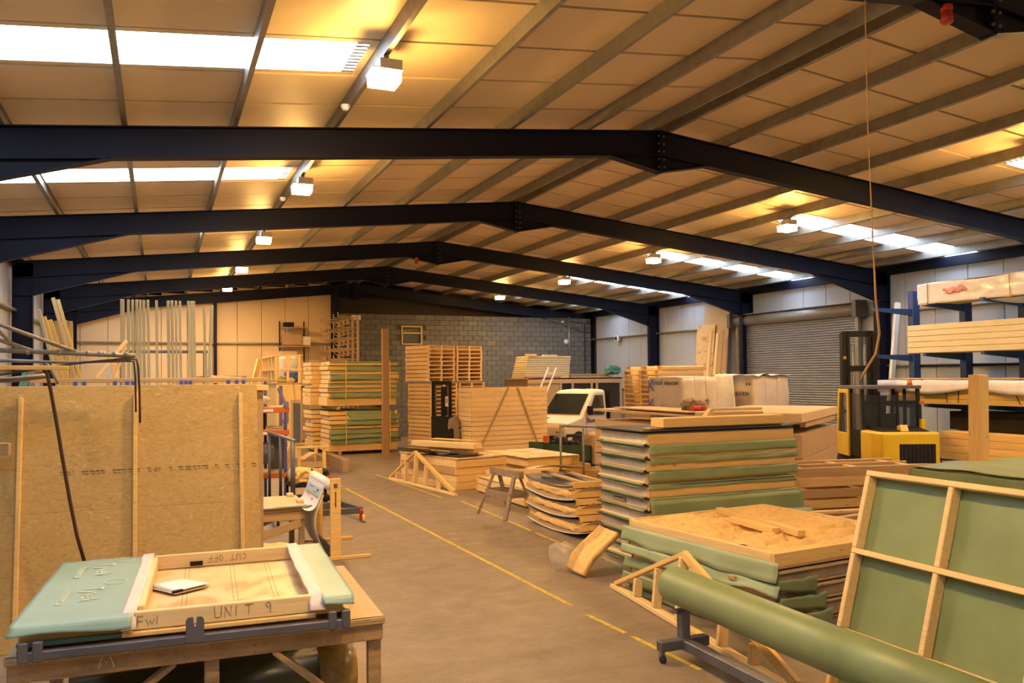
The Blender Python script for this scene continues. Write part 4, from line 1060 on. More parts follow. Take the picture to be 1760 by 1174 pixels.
o = T('white_drape', 'pale plastic drape sagging over the lower rack pine pack', 'drape', (16.58, 15.55, 1.8))
sheet('drape', 'wrap', lambda u, v: (-.05 + .3 * max(0, v - .35) * 1.7, -u * 5.6 * 1.0 + .1, .36 + .26 * min(1, v / .35) + .06 * math.sin(u * 16) * max(0, 1 - v / .3) + (.02 * NZ.noise(V((u * 20, v * 4, 5))))), 70, 10, o, .006)
sheet('end_drape', 'wrap', lambda u, v: (-.02 + v * 1.05, .12 + .1 * math.sin(u * 3), .22 + u * .40), 10, 10, o, .006)
o = T('pack_marks', 'black sprayed strap marks on the face of the lower rack pine pack', 'straps', (16.6, 13.6, 1.9))
for y, d in ((.0, .05), (-1.75, .18), (-1.95, .2), (-.28, -.03)): bar('strap_mark', 'black', (-.012, y, .02), (-.012, y + d, .40), .01, .02, o, up=(1, 0, 0))
tag(bar('top_plank', 'old', (17.0, 15.4, 2.46), (17.0, 10.0, 2.46), .5, .03), 'long brown plank lying along the top of the lower rack pack', 'plank')
tag(bar('white_timber', 'wpaint', (17.75, 16.5, .02), (18.33, 16.5, 4.5), .14, .09, up=(0, 1, 0)), 'white timber leaning behind the blue rack end', 'timber')
tag(lump('green_tarp', 'greend', (.7, .7, .7), None, (15.9, 10.7, .97), amp=.06, fr=3, seed=5), 'dark green tarpaulin bundle at the right edge below the rack', 'tarpaulin')
o = T('bundle_stand', 'low timber trestle under the green tarpaulin at the right edge', 'trestle', (15.9, 10.7, 0)); B('top', 'old', (0, 0, .55), (.8, .8, .06), o)
for x in (-.3, .3):
    for y in (-.3, .3): B('leg', 'old', (x, y, .26), (.08, .08, .52), o)
tag(bar('steel_prop', 'black', (15.75, 12.9, .02), (15.55, 13.1, 1.15), .05, .05), 'thin dark prop leaning at the bottom rack pack', 'prop')

# ================================================================== LEFT OF THE AISLE
# ---- workbench
t = T('workbench', 'battered timber workbench with strand-board top in the near left', 'workbench', (-.86, 5.94, 0), -.035)
B('top', 'benchtop', (1.16, .84, .885), (2.36, 1.74, .03), t)
B('front_apron', 'bench', (1.16, .03, .80), (2.34, .05, .14), t); B('back_apron', 'bench', (1.16, 1.66, .80), (2.34, .05, .14), t)
for x in (.03, 2.30): B('side_apron', 'bench', (x, .845, .80), (1.58, .05, .14), t, (0, 0, PI / 2))
for x in (.05, 1.18, 2.28):
    for y in (.09, 1.6): B('leg', 'bench', (x, y, .365), (.095, .07, .73), t)
bar('brace', 'bench', (.95, .10, .72), (.22, .10, .18), .04, .10, t, up=(0, 1, 0)); bar('brace', 'bench', (1.58, .06, .73), (2.22, .06, .16), .04, .10, t, up=(0, 1, 0))
B('edge_trim', 'benchtop', (1.16, -.012, .875), (2.36, .03, .05), t)
stroke('paint_mark', 'inkpale', [[(0, 0), (.02, .07), (.045, .03), (.07, .07), (.09, 0)]], .005, t, (.50, .003, .765), (PI / 2, 0, 0))
o = T('wrapped_roll', 'dark green plastic-wrapped roll lying under the workbench', 'roll', (.35, 6.75, .24))
MB().tube([(-.95, 0, 0), (.86, .1, 0)], .23, 28).build('roll', 'dust', o, smooth=True); MB().tube([(.80, .1, 0), (1.10, .11, 0)], [.235, .225], 28).build('taped_end', 'amber', o, smooth=True)
# ---- steel jig on the bench
t = T('steel_jig', 'dark grey steel jig frame clamped on the workbench', 'jig', (-.78, 5.80, .90), -.055)
for a, b in (((0, 0, .035), (1.98, 0, .035)), ((0, 1.6, .035), (1.98, 1.6, .035)), ((0, .04, .035), (0, 1.56, .035)), ((1.96, .04, .035), (1.96, 1.56, .035))): bar('rail', 'steel', a, b, .05, .055, t)
for x in (.02, .10, 1.86, 1.95): B('corner_post', 'steel', (x, -.01, .062), (.055, .05, .124), t)
o = MB().prism([(-.055, 0), (-.055, .14), (-.04, .16), (-.01, .16), (-.006, .10), (.006, .10), (.01, .16), (.04, .16), (.055, .14), (.055, 0)], -.035, -.02).build('stop_tab', 'steel', t, (.99, 0, .02))
# ---- green and timber cassette on the jig
t = T('wall_cassette', 'timber cassette wrapped at both ends in green membrane, lying on the jig', 'cassette', (-.82, 5.86, .97), -.05)
B('plywood_base', 'ply', (1.20, .92, .03), (1.20, 1.74, .018), t)
for x in (.95, 1.30, 1.58):
    for q in (-.015, .015): B('pencil_line', 'ink', (x + q, .92, .0396), (.0028, 1.6, .0006), t, ch=0)
B('front_stud', 'pale', (1.22, .022, .095), (1.10, .045, .115), t); B('back_stud', 'pale', (1.24, 1.76, .10), (1.10, .045, .115), t)
B('left_stud', 'pale', (.70, .92, .10), (1.55, .045, .115), t, (0, 0, PI / 2)); B('base_edge', 'pine', (1.2, .0, .018), (1.2, .05, .03), t)
B('left_box', 'pine', (.33, .92, .07), (.64, 1.7, .13), t); B('right_box', 'pine', (1.89, .90, .075), (.20, 1.74, .13), t)
B('lower_frame', 'greend', (.34, .03, .012), (.66, .04, .03), t)
def cover(x0_, x1_, y1_, zt_, dx0, seed):
    def fn(u, v):
        x = x0_ + (x1_ - x0_) * u
        n_ = .006 * NZ.noise(V((x * 5, v * 4, seed)))
        if v < .12:
            k = v / .12; return (x - dx0 * (1 - u) * (1 - k), -.05 - .03 * (1 - k) + n_, zt_ - .055 * (1 - k) + .012 * math.sin(x * 8) * (1 - k))
        return (x - dx0 * (1 - u) * (1 - v) * .8, -.05 + (y1_ + .05) * (v - .12) / .88, zt_ + n_)
    return fn
sheet('green_cover', 'teal', cover(-.0, .66, 1.86, .142, .03, 1), 24, 30, t)
sheet('green_cover', 'teal', cover(1.83, 2.05, 1.82, .148, -.02, 2), 10, 30, t)
sheet('pink_strip', 'pink', lambda u, v: (.60 + .085 * u + .01 * NZ.noise(V((v * 7, u, 1))), -.075 + v * 1.97, (.152 if v > .06 else .152 - .09 * (1 - v / .06)) + .003 * u), 6, 40, t)
sheet('pink_strip', 'pink', lambda u, v: (1.755 + .10 * u + .016 * NZ.noise(V((v * 5, u, 5))), -.075 + v * 1.93, (.158 if v > .06 else .158 - .09 * (1 - v / .06))), 6, 40, t)
B('dark_clip', 'black', (1.02, 1.73, .075), (.10, .015, .035), t)
for y, k in ((1.35, 1.0), (.55, 1.0)):                  # print on the membrane, read from the right-hand side
    text('membrane_print', 'inkpale', 'Tyvek', .17 * k, t, (.30, y + .28, .151), (0, 0, -PI / 2), .001)
    text('membrane_print', 'inkpale', 'Housewrap', .085 * k, t, (.17, y + .22, .151), (0, 0, -PI / 2), .001)
    o = MB().tube([(.47 + .075 * math.cos(a), y + .40 + .075 * math.sin(a), .151) for a in [q * PI / 12 for q in range(25)]], .004, 4).build('ring_mark', 'inkpale', t)
def letters(mat, txt, h_, parent, loc, rot, r=.0023):
    G = {'F': [[(0, 0), (0, 1), (.55, 1)], [(0, .5), (.45, .5)]], 'W': [[(0, .6), (.2, 0), (.4, .45), (.6, 0), (.8, .6)]], '1': [[(.2, 0), (.25, .9)]], 'U': [[(0, 1), (.05, .1), (.3, 0), (.55, .15), (.6, 1)]],
         'N': [[(0, 0), (.05, .9), (.5, .05), (.55, .95)]], 'I': [[(.1, 0), (.12, .9)]], 'T': [[(0, .9), (.7, .95)], [(.35, .92), (.3, 0)]], '9': [[(.5, .75), (.3, 1), (.05, .75), (.25, .5), (.5, .7), (.45, 0)]],
         'C': [[(.55, .9), (.2, .95), (0, .5), (.2, .05), (.55, .1)]], 'O': [[(.3, 0), (0, .5), (.3, 1), (.6, .5), (.3, 0)]], ' ': []}
    x = 0; L = []
    for ch in txt:
        L += [[((x + px_) * h_, py_ * h_) for px_, py_ in ln] for ln in G[ch]]; x += .85
    stroke('pencil_writing', mat, L, r, parent, loc, rot)
letters('ink', 'FW1', .06, t, (.69, -.003, .065), (PI / 2, 0, 0)); letters('ink', 'UNIT 9', .075, t, (1.15, -.003, .065), (PI / 2, 0, 0)); letters('ink', 'CUT OFF', .055, t, (1.42, 1.733, .13), (PI / 2, PI, 0))
o = T('paper_pad', 'folded white drawings on a clipboard lying inside the cassette', 'papers', (.10, 6.62, 1.022), .55)
B('clipboard', 'chipd', (.13, .16, .004), (.28, .36, .006), o, ch=0)
for k in range(3): sheet('sheet', 'white', lambda u, v, k=k: (-.02 + u * .29 + .012 * k, .02 + v * .3 - .01 * k, .010 + .005 * k + .012 * math.sin(u * 2.5 + k) * v), 6, 6, o, .002)
B('clip', 'black', (.03, .01, .016), (.08, .03, .016), o)

# ---- upright strand-board panel with three battens
lean = .155
t = T('strand_board_panel', 'large upright strand-board panel with three vertical battens behind the workbench', 'panel', (-1.49, 9.18, .0), 0, rx=-lean)
B('strand_board', 'osb', (1.24, .01, .655), (2.50, .018, 1.30), t); B('strand_board', 'osb', (1.235, .01, 1.942), (2.49, .018, 1.27), t)
for x, z1, m in ((.215, 2.46, 'pine'), (1.255, 2.49, 'pine'), (2.30, 2.47, 'pine')): B('batten', m, (x, -.025, (z1 + .3) / 2), (.042, .05, z1 - .3), t)
for x in (.5, 1.6): B('back_rail', 'pine', (x, .05, 1.25), (.06, .06, 2.5), t)
mb = MB(); rr = random.Random(3)
x = .58
while x < 2.45:
    w_ = rr.uniform(.012, .05)
    if abs(x - 1.46) > .05: 
        mb.box((x, -.0005, 1.70 + .0), (w_, .002, .012)); mb.box((x + .01, -.0005, 1.672), (w_ * .8, .002, .008))
    x += w_ + (.008 if rr.random() < .8 else .07)
mb.build('printed_line', 'ink', t)['kind'] = 'stuff'
text('certification_mark', 'ink', 'CE', .055, t, (1.50, -.0012, 1.705), (PI / 2, PI, 0), .0008)

# ---- hose boom with its hanging hose
t = T('hose_boom', 'wall boom of pipes and timber carrying air hoses over the upright panel', 'boom', (0, 8.5, 0))
B('mast', 'steel', (-2.2, 0, 1.6), (.12, .12, 3.2), t)
tube('arm_pipe', 'pipe', [(-2.2, 0, 2.91), (-.75, 0, 2.85), (-.21, 0, 2.825)], .022, t)
tube('arm_pipe', 'pipe', [(-2.2, 0, 2.80), (-.75, .02, 2.765), (-.25, .02, 2.78)], .013, t)
tube('strut', 'pipe', [(-2.2, 0, 3.46), (-.70, 0, 2.86)], .018, t); tube('strut', 'pipe', [(-2.2, 0, 3.30), (-1.0, 0, 2.85)], .018, t); tube('strut', 'pipe', [(-1.5, 0, 3.25), (-1.14, 0, 2.86)], .016, t)
bar('timber_arm', 'pine', (-2.2, -.05, 2.725), (-.755, -.05, 2.715), .045, .04, t)
tube('bent_rod', 'galv', [(-2.2, .05, 2.84), (-1.0, .05, 2.775), (-.93, .05, 2.74), (-.85, .05, 2.57)], .012, t)
tube('lower_bar', 'pipe', [(-2.2, .1, 2.60), (-1.25, .1, 2.61), (-.95, .1, 2.645)], .025, t)
for x in (-1.1, -.85, -.62, -.52, -.5, -.4, -.3): tube('tape_band', 'galv', [(x, 0, 2.86 - .03 * (x + 1.1)), (x + .03, 0, 2.86 - .03 * (x + 1.1))], .028, t)
tube('arm_hose', 'cable', [(-2.1, -.03, 2.66), (-1.3, -.03, 2.655), (-.7, -.03, 2.755), (-.3, -.02, 2.80), (-.2, -.02, 2.79), (-.185, -.02, 2.72), (-.175, -.01, 2.5), (-.17, .0, 2.2)], .010, t)
tube('arm_hose', 'cable', [(-.3, -.04, 2.78), (-.22, -.04, 2.77), (-.21, -.04, 2.62), (-.205, -.02, 2.3)], .009, t)
tube('hanging_hose', 'cable', [(-.99, -.02, 2.74), (-.93, -.02, 2.66), (-.90, -.02, 2.50), (-.86, -.02, 2.25), (-.80, -.02, 1.85), (-.745, -.02, 1.5), (-.69, -.03, 1.2), (-.62, -.05, .93)], .016, t)

# ---- clamp rail behind the panel
t = T('clamp_rail', 'long timber clamp rail with blue clamps behind the upright panel', 'rail', (0, 10.75, 0))
for z, m, w_ in ((2.60, 'old', .05), (2.50, 'pine', .07)): bar('rail', m, (-1.35, 0, z), (1.25, 0, z - .01), .06, w_, t)
for x in (-1.2, .0, 1.15): B('post', 'old', (x, .06, 1.24), (.08, .06, 2.48), t)
for x in (-.89, -.80, -.48, -.35, -.29, .24, .29, .34, .77, .87, .95): B('blue_clamp', 'bluep', (x, -.045, 2.56), (.042, .05, .06), t)
tag(bar('long_pole', 'pale', (.6, 10.95, 2.63), (3.55, 24.4, 2.51), .035, .035), 'long pale pole running from the clamp rail to the storage platform', 'pole')
t = T('timber_a_frame', 'small pale timber A-frame standing on the clamp rail', 'trestle', (-.68, 10.75, 2.625))
bar('leg', 'pale', (0, 0, 0), (.32, 0, .44), .03, .045, t); bar('leg', 'pale', (.2, .04, 0), (.30, .04, .40), .03, .04, t); bar('cross_bar', 'pale', (.15, .02, .2), (.25, .02, .19), .03, .03, t)
for x, h_, m in ((-.56, .20, 'wpaint'), (-.50, .17, 'pine')): tag(bar('short_offcut', m, (x, 10.9, 2.35), (x + .01, 10.9, 2.62 + h_), .05, .06, up=(0, 1, 0)), ('white short offcut' if m == 'wpaint' else 'pine short offcut') + ' standing behind the clamp rail by the A-frame', 'timber')
o = T('offcut_shelf', 'narrow shelf behind the clamp rail holding short offcuts', 'shelf', (-.53, 10.9, 0)); B('board', 'old', (0, .02, 2.335), (.5, .14, .03), o); B('post', 'old', (0, .06, 1.16), (.08, .06, 2.32), o)

# ---- tall standing battens
xs = [(-.54, .06), (-.455, .04), (-.395, .04), (-.335, .045), (-.285, .035), (-.235, .04), (-.175, .04), (-.05, .04), (.12, .045), (.175, .04), (.235, .035), (.295, .04), (.42, .04), (.485, .075), (.66, .04)]
for i, (x, w_) in enumerate(xs):
    top_ = 3.86 - (.08 if i == 14 else 0); b_ = .03 + .002 * i
    tag(bar('tall_batten', 'treated', (x + .06 - (.02 if i % 3 else 0), 13.8 + .02 * (i % 3), .02), (x, 14.25 + .03 * (i % 3), top_), w_, .035, up=(0, -1, 0)), '%s from the left of the tall pale battens standing behind the upright panel' % (ORD[i] + ' one'), 'batten', 'tall standing battens')
tag(bar('tall_batten', 'treated', (.62, 13.85, .02), (.78, 14.3, 3.80), .05, .035, up=(0, -1, 0)), 'rightmost tall batten, leaning off vertical behind the upright panel', 'batten', 'tall standing battens')
t = T('batten_rest', 'horizontal rest bar behind the tall battens', 'rail', (0, 14.42, 0)); bar('bar', 'galv', (-.6, 0, 3.05), (.72, 0, 3.05), .05, .05, t)
for x in (-.55, .68): B('post', 'galv', (x, .05, 1.53), (.06, .06, 3.06), t)

# ---- yellow planks leaning at the left wall
for i, (a, b, w_, m) in enumerate((((-1.5, 20.9, .02), (-2.50, 21.2, 4.20), .07, 'treated'), ((-1.36, 21.0, .02), (-2.42, 21.4, 4.05), .10, 'yellowpine'), ((-1.28, 21.1, .02), (-2.34, 21.5, 3.98), .16, 'yellowpine'), ((-1.12, 21.3, .02), (-2.28, 21.8, 4.52), .08, 'old'), ((-1.02, 21.4, .02), (-2.2, 22.0, 4.50), .08, 'yellowpine'))):
    tag(bar('leaning_plank', m, a, b, .05, w_, up=(1, 0, 0)), '%s from the left of the yellowish planks leaning at the left wall' % (ORD[i] + ' one'), 'plank', 'planks leaning at the left wall')
for i, (x, m, h_) in enumerate(((-2.56, 'yellowpine', 4.2), (-2.46, 'old', 4.18), (-2.34, 'yellowpine', 4.22), (-2.22, 'yellowpine', 4.2))):
    tag(bar('standing_plank', m, (x + .15, 24.8, .02), (x, 25.2, h_), .05, .11, up=(1, 0, 0)), '%s from the left of the upright planks beyond the leaning ones' % (ORD[i] + ' one'), 'plank', 'upright planks at the left wall')
o = T('teal_stepladder', 'teal stepladder standing at the left edge behind the boom', 'stepladder', (-1.85, 12.2, 0))
for y in (0, .3): bar('stile', 'teala', (-.35, y, 0), (.28, y, 2.80), .08, .05, o); bar('rear_leg', 'galv', (.55, y, 0), (.30, y, 2.78), .04, .03, o)
for k in range(8): f = .1 + k * .11; B('tread', 'teala', (-.35 + .63 * f, .15, 2.8 * f), (.12, .3, .03), o)
t = T('roll_rack', 'timber rack at the left edge carrying pale rolls', 'rack', (-2.0, 10.2, 0))
for z in (2.10, 1.3): B('shelf', 'old', (0, .3, z), (.9, .8, .05), t)
for x in (-.4, .4):
    for y in (-.05, .65): B('post', 'old', (x, y, 1.06), (.07, .07, 2.12), t)
bar('rail_end', 'old', (-.2, -.8, 1.95), (.68, -1.0, 1.95), .06, .12, t)
for j, (z, r_, m, l) in enumerate(((2.41, .09, 'white', 'white roll on top of the left-edge rack'), (2.24, .075, 'pink', 'pink roll under the white one on the left-edge rack'))):
    tag(tube('pale_roll', m, [(-2.3, 10.35 + .02 * j, z), (-1.56, 10.35 + .02 * j, z)], r_, n=16), l, 'roll')

# ---- side table
t = T('side_table', 'low chipboard-topped table right of the upright panel', 'table', (.98, 12.4, 0))
B('top', 'chip', (.5, .55, .735), (1.02, 1.16, .03), t); B('under_top', 'old', (.5, .55, .69), (.98, 1.1, .045), t); tube('edge_pipe', 'galv', [(-.1, -.06, .735), (1.1, -.06, .735)], .018, t)
for x in (.06, .93):
    for y in (.05, 1.05): B('leg', 'old', (x, y, .33), (.08, .08, .66), t)
bar('brace', 'old', (.08, .0, .25), (.92, .0, .50), .03, .12, t); B('apron', 'old', (.5, .0, .60), (.95, .03, .12), t); bar('brace', 'old', (.1, 1.08, .2), (.9, 1.08, .5), .03, .1, t)
for j, (x, y) in enumerate(((1.92, 12.66), (1.88, 13.4))): tag(B('small_block', 'pale', (x, y, .775), (.1, .14, .05)), ('near pale block on the right rim of the side table', 'far pale block on the right rim of the side table')[j], 'block')
tag(lump('insulation_piece', 'wool', (.8, .34, .3), None, (1.62, 11.75, .15), (0, .12, -.1), amp=.04, fr=3, seed=6), 'yellow insulation scrap lying in front of the side table', 'insulation')
# ---- paper roll stand
t = T('paper_roll_stand', 'two-post timber stand holding a white paper roll at the aisle', 'stand', (2.32, 12.0, 0))
for y in (0, 1.45):
    B('post', 'pine', (0, y, .58), (.15, .045, 1.16), t); B('foot_bar', 'pine', (.15 if y else -.1, y - .045, .025), (.8 if y else 1.2, .04, .05), t); B('hub', 'black', (.0, y - .03, 1.06), (.05, .03, .05), t)
B('slot', 'black', (.0, -.026, .86), (.014, .006, .22), t); bar('bottom_rail', 'slate', (-.06, .05, .10), (-.06, 1.42, .10), .03, .18, t)
tube('spindle', 'galv', [(0, -.05, 1.06), (0, 1.5, 1.06)], .018, t)
o = tag(tube('paper_roll', 'white', [(2.25, 12.05, 1.06), (2.25, 13.40, 1.06)], .075, n=20), 'white printed paper roll on the two-post stand', 'paper roll')
o.parent = None
def hang(u, v): return (2.25 - .07 - .05 * math.sin(v * 3) - .27 * v ** 3, 12.1 + u * 1.25, 1.06 - .50 * v + .16 * v ** 5)
q = sheet('hanging_sheet', 'white', hang, 10, 22)
q.parent = o
for k, (u0, u1, v0, v1, m) in enumerate(((.08, .95, .10, .42, 'paleblue'), (.3, .5, .30, .33, 'inkred'), (.55, .8, .20, .225, 'inkblue'), (.35, .42, .5, .56, 'inkred'), (.6, .9, .45, .47, 'inkred'), (.2, .3, .2, .26, 'inkblue'))):
    def pf(u, v, k=k, u0=u0, u1=u1, v0=v0, v1=v1):
        a, b = u0 + (u1 - u0) * u, v0 + (v1 - v0) * v
        q_ = hang(a, b); return (q_[0] - .003 - .0006 * k, q_[1], q_[2] + .003 + .0006 * k)
    g = sheet('printed_patch', m, pf, 10, 6, None, .0006); g.parent = o
o = T('brown_backing', 'brown card sheet hanging below the paper roll', 'card', (2.2, 12.05, .12))
sheet('card', 'mdf', lambda u, v: (-.03 - .12 * math.sin(v * 3.1), u * 1.3, v * .8), 6, 12, o, .006)
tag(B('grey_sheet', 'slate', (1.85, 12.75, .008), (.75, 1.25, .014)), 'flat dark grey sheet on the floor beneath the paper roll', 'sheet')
# ---- steel dolly with red castor
t = T('steel_dolly', 'low grey steel dolly frame with a red castor beside the aisle', 'dolly', (2.45, 15.0, .20), .0)
bar('rail', 'steel', (-.6, -.02, 0), (.92, -.02, 0), .06, .11, t); bar('rail', 'steel', (-.6, .85, 0), (.72, .85, 0), .06, .11, t); bar('end_rail', 'steel', (.92, -.02, 0), (.74, .88, 0), .06, .11, t); bar('end_rail', 'steel', (-.58, .0, 0), (-.58, .85, 0), .06, .11, t)
B('castor_fork', 'redp', (.90, -.08, -.07), (.06, .06, .2), t, (.3, 0, 0))
for x, y in ((.93, -.12), (.7, .85), (-.55, .85), (-.55, 0)): tube('castor', 'rubber' if x < .9 else 'wool', [(x - .02, y, -.13), (x + .02, y, -.13)], .07, t, 14)
# ---- handrail trolley
t = T('handrail_trolley', 'grey pipe handrail trolley standing in front of the orange rack', 'trolley', (2.33, 16.2, 0))
for x, y, z in ((0, 0, 1.42), (-.15, .6, 1.46), (-.29, 1.2, 1.5)): tube('upright', 'steel', [(x, y, .12), (x, y, z)], .03 if y else .045, t)
tube('hand_rail', 'galv', [(.02, -.04, 1.42), (-.3, 1.24, 1.51)], .035, t); B('deck', 'black', (-.42, .6, .12), (.8, 1.4, .05), t)
for x in (-.1, -.75):
    for y in (.05, 1.15): tube('wheel', 'rubber', [(x - .02, y, .06), (x + .02, y, .06)], .06, t, 14)
# ---- orange racking
t = T('shelf_rack', 'orange-beamed storage rack with violet posts beside the upright panel', 'rack', (0, 0, 0))
for x, y, z in ((2.42, 17.9, 2.05), (2.55, 18.8, 2.05), (.75, 17.9, 2.05), (.88, 18.8, 2.05), (2.12, 18.8, 2.62)):
    B('upright', 'violet', (x, y, z / 2), (.06, .06, z), t)
    mb = MB()
    for k in range(int(z / .06)): mb.box((x, y - .031, .05 + k * .06), (.018, .004, .028))
    mb.build('slot_row', 'black', t)['kind'] = 'stuff'
for z in (1.94, 1.47, .58):
    for y in (17.88, 18.82): bar('beam', 'orange', (.78, y, z), (2.5, y, z), .05, .10, t)
    B('shelf_board', 'old', (1.62, 18.35, z + .06), (1.7, .95, .025), t)
    if z > 1: B('load_label', 'white', (2.0, 17.853, z), (.35, .004, .05), t)
bar('loose_post', 'violet', (2.28, 17.9, 2.4), (2.45, 17.85, 1.98), .06, .06, t, up=(0, 1, 0))
for j, (x, y, z, s_, m, l) in enumerate(((1.5, 18.3, 2.07, (1.2, .7, .16), 'eps', 'pale heap of papers and rags on the top shelf of the orange rack'), (1.95, 18.25, .82, (.5, .6, .42), 'slate', 'grey sack on the lowest shelf of the orange rack'),
        (2.2, 18.3, 1.53, (.4, .5, .05), 'old', 'flat brown offcuts on the middle shelf of the orange rack'))):
    tag(lump('shelf_bundle', m, s_, None, (x, y, z + s_[2] / 2 - .0), amp=.03, fr=6, seed=j + 3), l, 'bundle')
tag(B('black_case', 'black', (1.72, 18.2, 1.70), (.62, .5, .34)), 'black case on the middle shelf of the orange rack', 'case')
tag(B('grey_board', 'slate', (2.34, 18.6, 1.02), (.34, .05, .8), rot=(-.1, 0, 0)), 'dark grey board standing on the low shelf of the orange rack', 'panel')
tag(bar('shelf_timber', 'pale', (1.2, 17.9, .67), (2.1, 18.1, .67), .1, .06), 'pale timber on the lowest shelf of the orange rack', 'timber')
tag(bar('floor_timber', 'old', (1.05, 15.2, .05), (1.95, 16.4, .05), .12, .1), 'brown timber on the floor behind the side table', 'timber')
o = T('scrap_cart', 'black wheeled cart heaped with rags behind the paper stand', 'cart', (2.75, 16.6, 0))
B('tray', 'black', (0, .25, .52), (.85, .9, .06), o); B('shelf', 'black', (0, .25, .22), (.8, .85, .04), o)
for x in (-.38, .38):
    for y in (-.15, .65): B('post', 'black', (x, y, .36), (.05, .05, .55), o); tube('wheel', 'rubber', [(x - .03, y, .09), (x + .03, y, .09)], .09, o, 14)
for j, (x, y, s_, m, l) in enumerate(((2.55, 16.75, (.4, .5, .26), 'wool', 'yellowish rag heap on the left of the scrap cart'), (2.92, 16.8, (.34, .5, .22), 'black', 'black rag heap on the right of the scrap cart'), (2.98, 16.4, (.2, .2, .12), 'redp', 'red rag hanging at the front of the scrap cart'))):
    tag(lump('rag_heap', m, s_, None, (x, y, .55 + s_[2] / 2), amp=.06, fr=7, seed=j + 11), l, 'rags')
# ---- crate, wrapped package, platform
t = T('open_crate', 'open pine crate frame before the banded green packs', 'crate', (3.38, 22.75, 0), .0)
for y in (0, 1.3):
    for x in (.05, .72): B('post', 'pine', (x, y, .36), (.09, .06, .72), t)
    bar('rail', 'pine', (-.1, y, .75), (.85, y, .75), .1, .05, t); bar('rail', 'old', (0, y, .2), (.78, y, .2), .03, .3, t)
for x in (.03, .74): bar('side_rail', 'old', (x, .0, .3), (x, 1.3, .3), .03, .3, t)
tag(bar('scrap_board', 'pale', (3.5, 23.0, .40), (3.95, 23.7, .52), .2, .03), 'pale scrap board poking out of the open pine crate', 'board')
tag(bar('chute_board', 'pine', (2.95, 22.6, .02), (3.28, 23.1, .75), .03, .3), 'pine board leaning left of the open crate', 'board')
o = T('wrapped_package', 'long film-wrapped package lying on the floor before the green packs', 'package', (4.71, 22.9, 0), PI / 2 + .02)
B('contents', 'card', (1.2, 0, .18), (2.4, .17, .35), o); sheet('film', 'film', lambda u, v: (u * 2.42 - .01, -.1 + .012 * NZ.noise(V((u * 12, v * 4, 2))), .01 + v * .36), 26, 6, o, .003); sheet('film', 'film', lambda u, v: (u * 2.42 - .01, .1 + .012 * NZ.noise(V((u * 12, v * 4, 8))), .01 + v * .36), 26, 6, o, .003)
for x in (.3, .9, 1.6, 2.2): B('tape', 'amber', (x, 0, .18), (.05, .19, .37), o)
t = T('storage_platform', 'pine-boarded storage platform with a timber railing left of the green packs', 'platform', (3.0, 24.0, 0))
B('front_wall', 'pine', (.34, .03, 1.25), (.68, .05, 2.4), t); B('side_wall', 'pine', (.03, 1.6, 1.25), (.05, 3.1, 2.4), t); B('deck', 'old', (.36, 1.6, 2.46), (.76, 3.2, .05), t); B('back_wall', 'old', (.34, 3.1, 1.2), (.68, .05, 2.4), t)
B('door_frame', 'old', (.55, -.005, 1.35), (.30, .04, 1.3), t); B('door_panel', 'slate', (.56, -.03, 1.35), (.20, .02, 1.1), t); B('notice_board', 'galv', (.22, -.005, 1.65), (.24, .03, .6), t); B('notice_sheet', 'eps', (.22, -.025, 1.68), (.14, .01, .45), t)
for x, y in ((0, 0), (.32, 0), (.64, 0), (0, .8), (0, 1.6), (0, 2.4), (0, 3.1)): B('rail_post', 'pine', (x, y, 2.86), (.07, .07, .78), t)
for z in (3.25, 2.85): bar('hand_rail', 'pine', (-.04, 0, z), (.72, 0, z), .09, .05, t); bar('hand_rail', 'pine', (0, 0, z), (0, 3.2, z), .09, .05, t)
bar('slat', 'violet', (.12, -.04, .02), (.12, -.04, 2.4), .09, .03, t, up=(0, 1, 0)); bar('stair_stringer', 'pine', (-.12, 3.1, 3.2), (-1.0, 2.2, .02), .06, .2, t)
for j, (x, y, z, s_, m, l) in enumerate(((3.52, 25.3, 2.49, (.45, .7, .75), 'eps', 'big pale sack on the storage platform behind the railing'), (3.5, 24.55, 2.5, (.36, .4, .30), 'bluep', 'bright blue cloth bundle on the storage platform'), (3.2, 24.4, 2.49, (.2, .3, .16), 'strap', 'small yellow bundle at the railing corner of the platform'), (3.42, 24.22, 2.49, (.18, .16, .1), 'strap', 'flat yellow strap coil beside the blue bundle'))):
    tag(lump('platform_bundle', m, s_, None, (x, y, z + s_[2] / 2), amp=.07, fr=5, seed=j + 30), l, 'bundle')
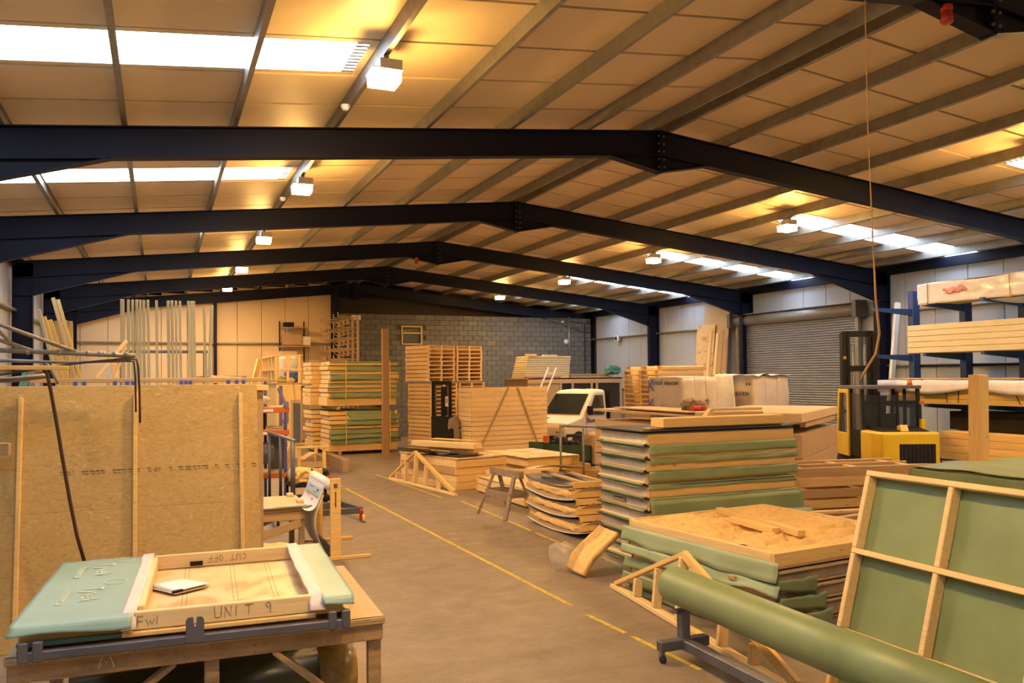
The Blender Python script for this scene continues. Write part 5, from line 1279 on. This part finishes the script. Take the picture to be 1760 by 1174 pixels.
# ---- things along the back wall
t = T('wall_shelf', 'dark wall shelf with boxes on the back cladding wall', 'shelf', (5.15, 35.3, 3.95))
B('shelf_board', 'old', (0, 0, -.02), (1.25, .7, .05), t); B('shelf_board', 'old', (0, 0, .75), (1.0, .6, .04), t)
for x in (-.55, .45): B('bracket', 'black', (x, .33, .2), (.05, .05, 1.7), t); 
for j, (x, z, s_, m, l) in enumerate(((5.05, 3.98, (.75, .5, .42), 'card', 'wide cardboard box on the dark wall shelf'), (5.6, 3.98, (.34, .4, .36), 'eps', 'small pale box at the right of the dark wall shelf'), (4.9, 4.725, (.4, .4, .2), 'black', 'black tool case above the wide cardboard box'))): tag(B('storage_box', m, (x, 35.2, z + s_[2] / 2), s_), l, 'box')
t = T('pipe_rack', 'cantilever pipe rack of thin arms in front of the block wall', 'rack', (6.95, 0, 0))
for y in (31.4, 32.3, 33.2, 34.1, 34.9):
    B('upright', 'old', (0, y, 2.5), (.09, .08, 5.0), t); B('base', 'old', (-.4, y, .04), (1.0, .1, .08), t)
    for z in (3.35, 3.75, 4.15, 4.55, 4.95):
        bar('arm', 'old', (0, y, z - .05), (-.75, y, z), .05, .04, t); bar('arm_tip', 'old', (-.75, y, z - .02), (-.75, y, z + .14), .04, .04, t, up=(0, 1, 0)); bar('arm_strut', 'old', (0, y, z - .26), (-.3, y, z - .03), .035, .03, t)
for j, z in enumerate((3.75, 4.15, 4.55, 3.35)):
    tag(tube('stored_pipe', 'black', [(6.45 + .05 * j, 31.2, z + .045), (6.48, 35.1, z + .045)], .032), '%s dark pipe lying on the arms of the pipe rack' % ('second lowest', 'second highest', 'uppermost', 'lowest')[j], 'pipe', 'dark pipes on the rack')
o = T('chipboard_sheet', 'tall brown chipboard sheet standing at the back wall', 'sheet', (4.45, 34.2, 0)); B('sheet', 'chip', (0, 0, 1.85), (1.3, .04, 3.7), o)
t = T('timber_table', 'tall dark bench heaped with timber before the back wall', 'bench', (1.7, 28.5, 0))
B('top', 'old', (0, 0, 2.5), (2.4, 1.2, .06), t)
for x in (-1.1, 1.1):
    for y in (-.5, .5): B('leg', 'old', (x, y, 1.24), (.1, .1, 2.48), t)
for j in range(7): tag(bar('dark_timber', 'grimy' if j % 2 else 'old', (.7 + .06 * j, 28.1 + .12 * j, 2.565), (2.75 - .05 * j, 28.15 + .12 * j, 2.565 + .02), .1, .07), '%s dark timber in the row on the tall bench at the back' % ORD[j], 'timber', 'timbers on the tall bench')
tag(bar('dark_timber', 'grimy', (.9, 28.4, 2.66), (2.6, 28.6, 2.66), .3, .09), 'wide dark timber on top of the others on the tall bench', 'timber')
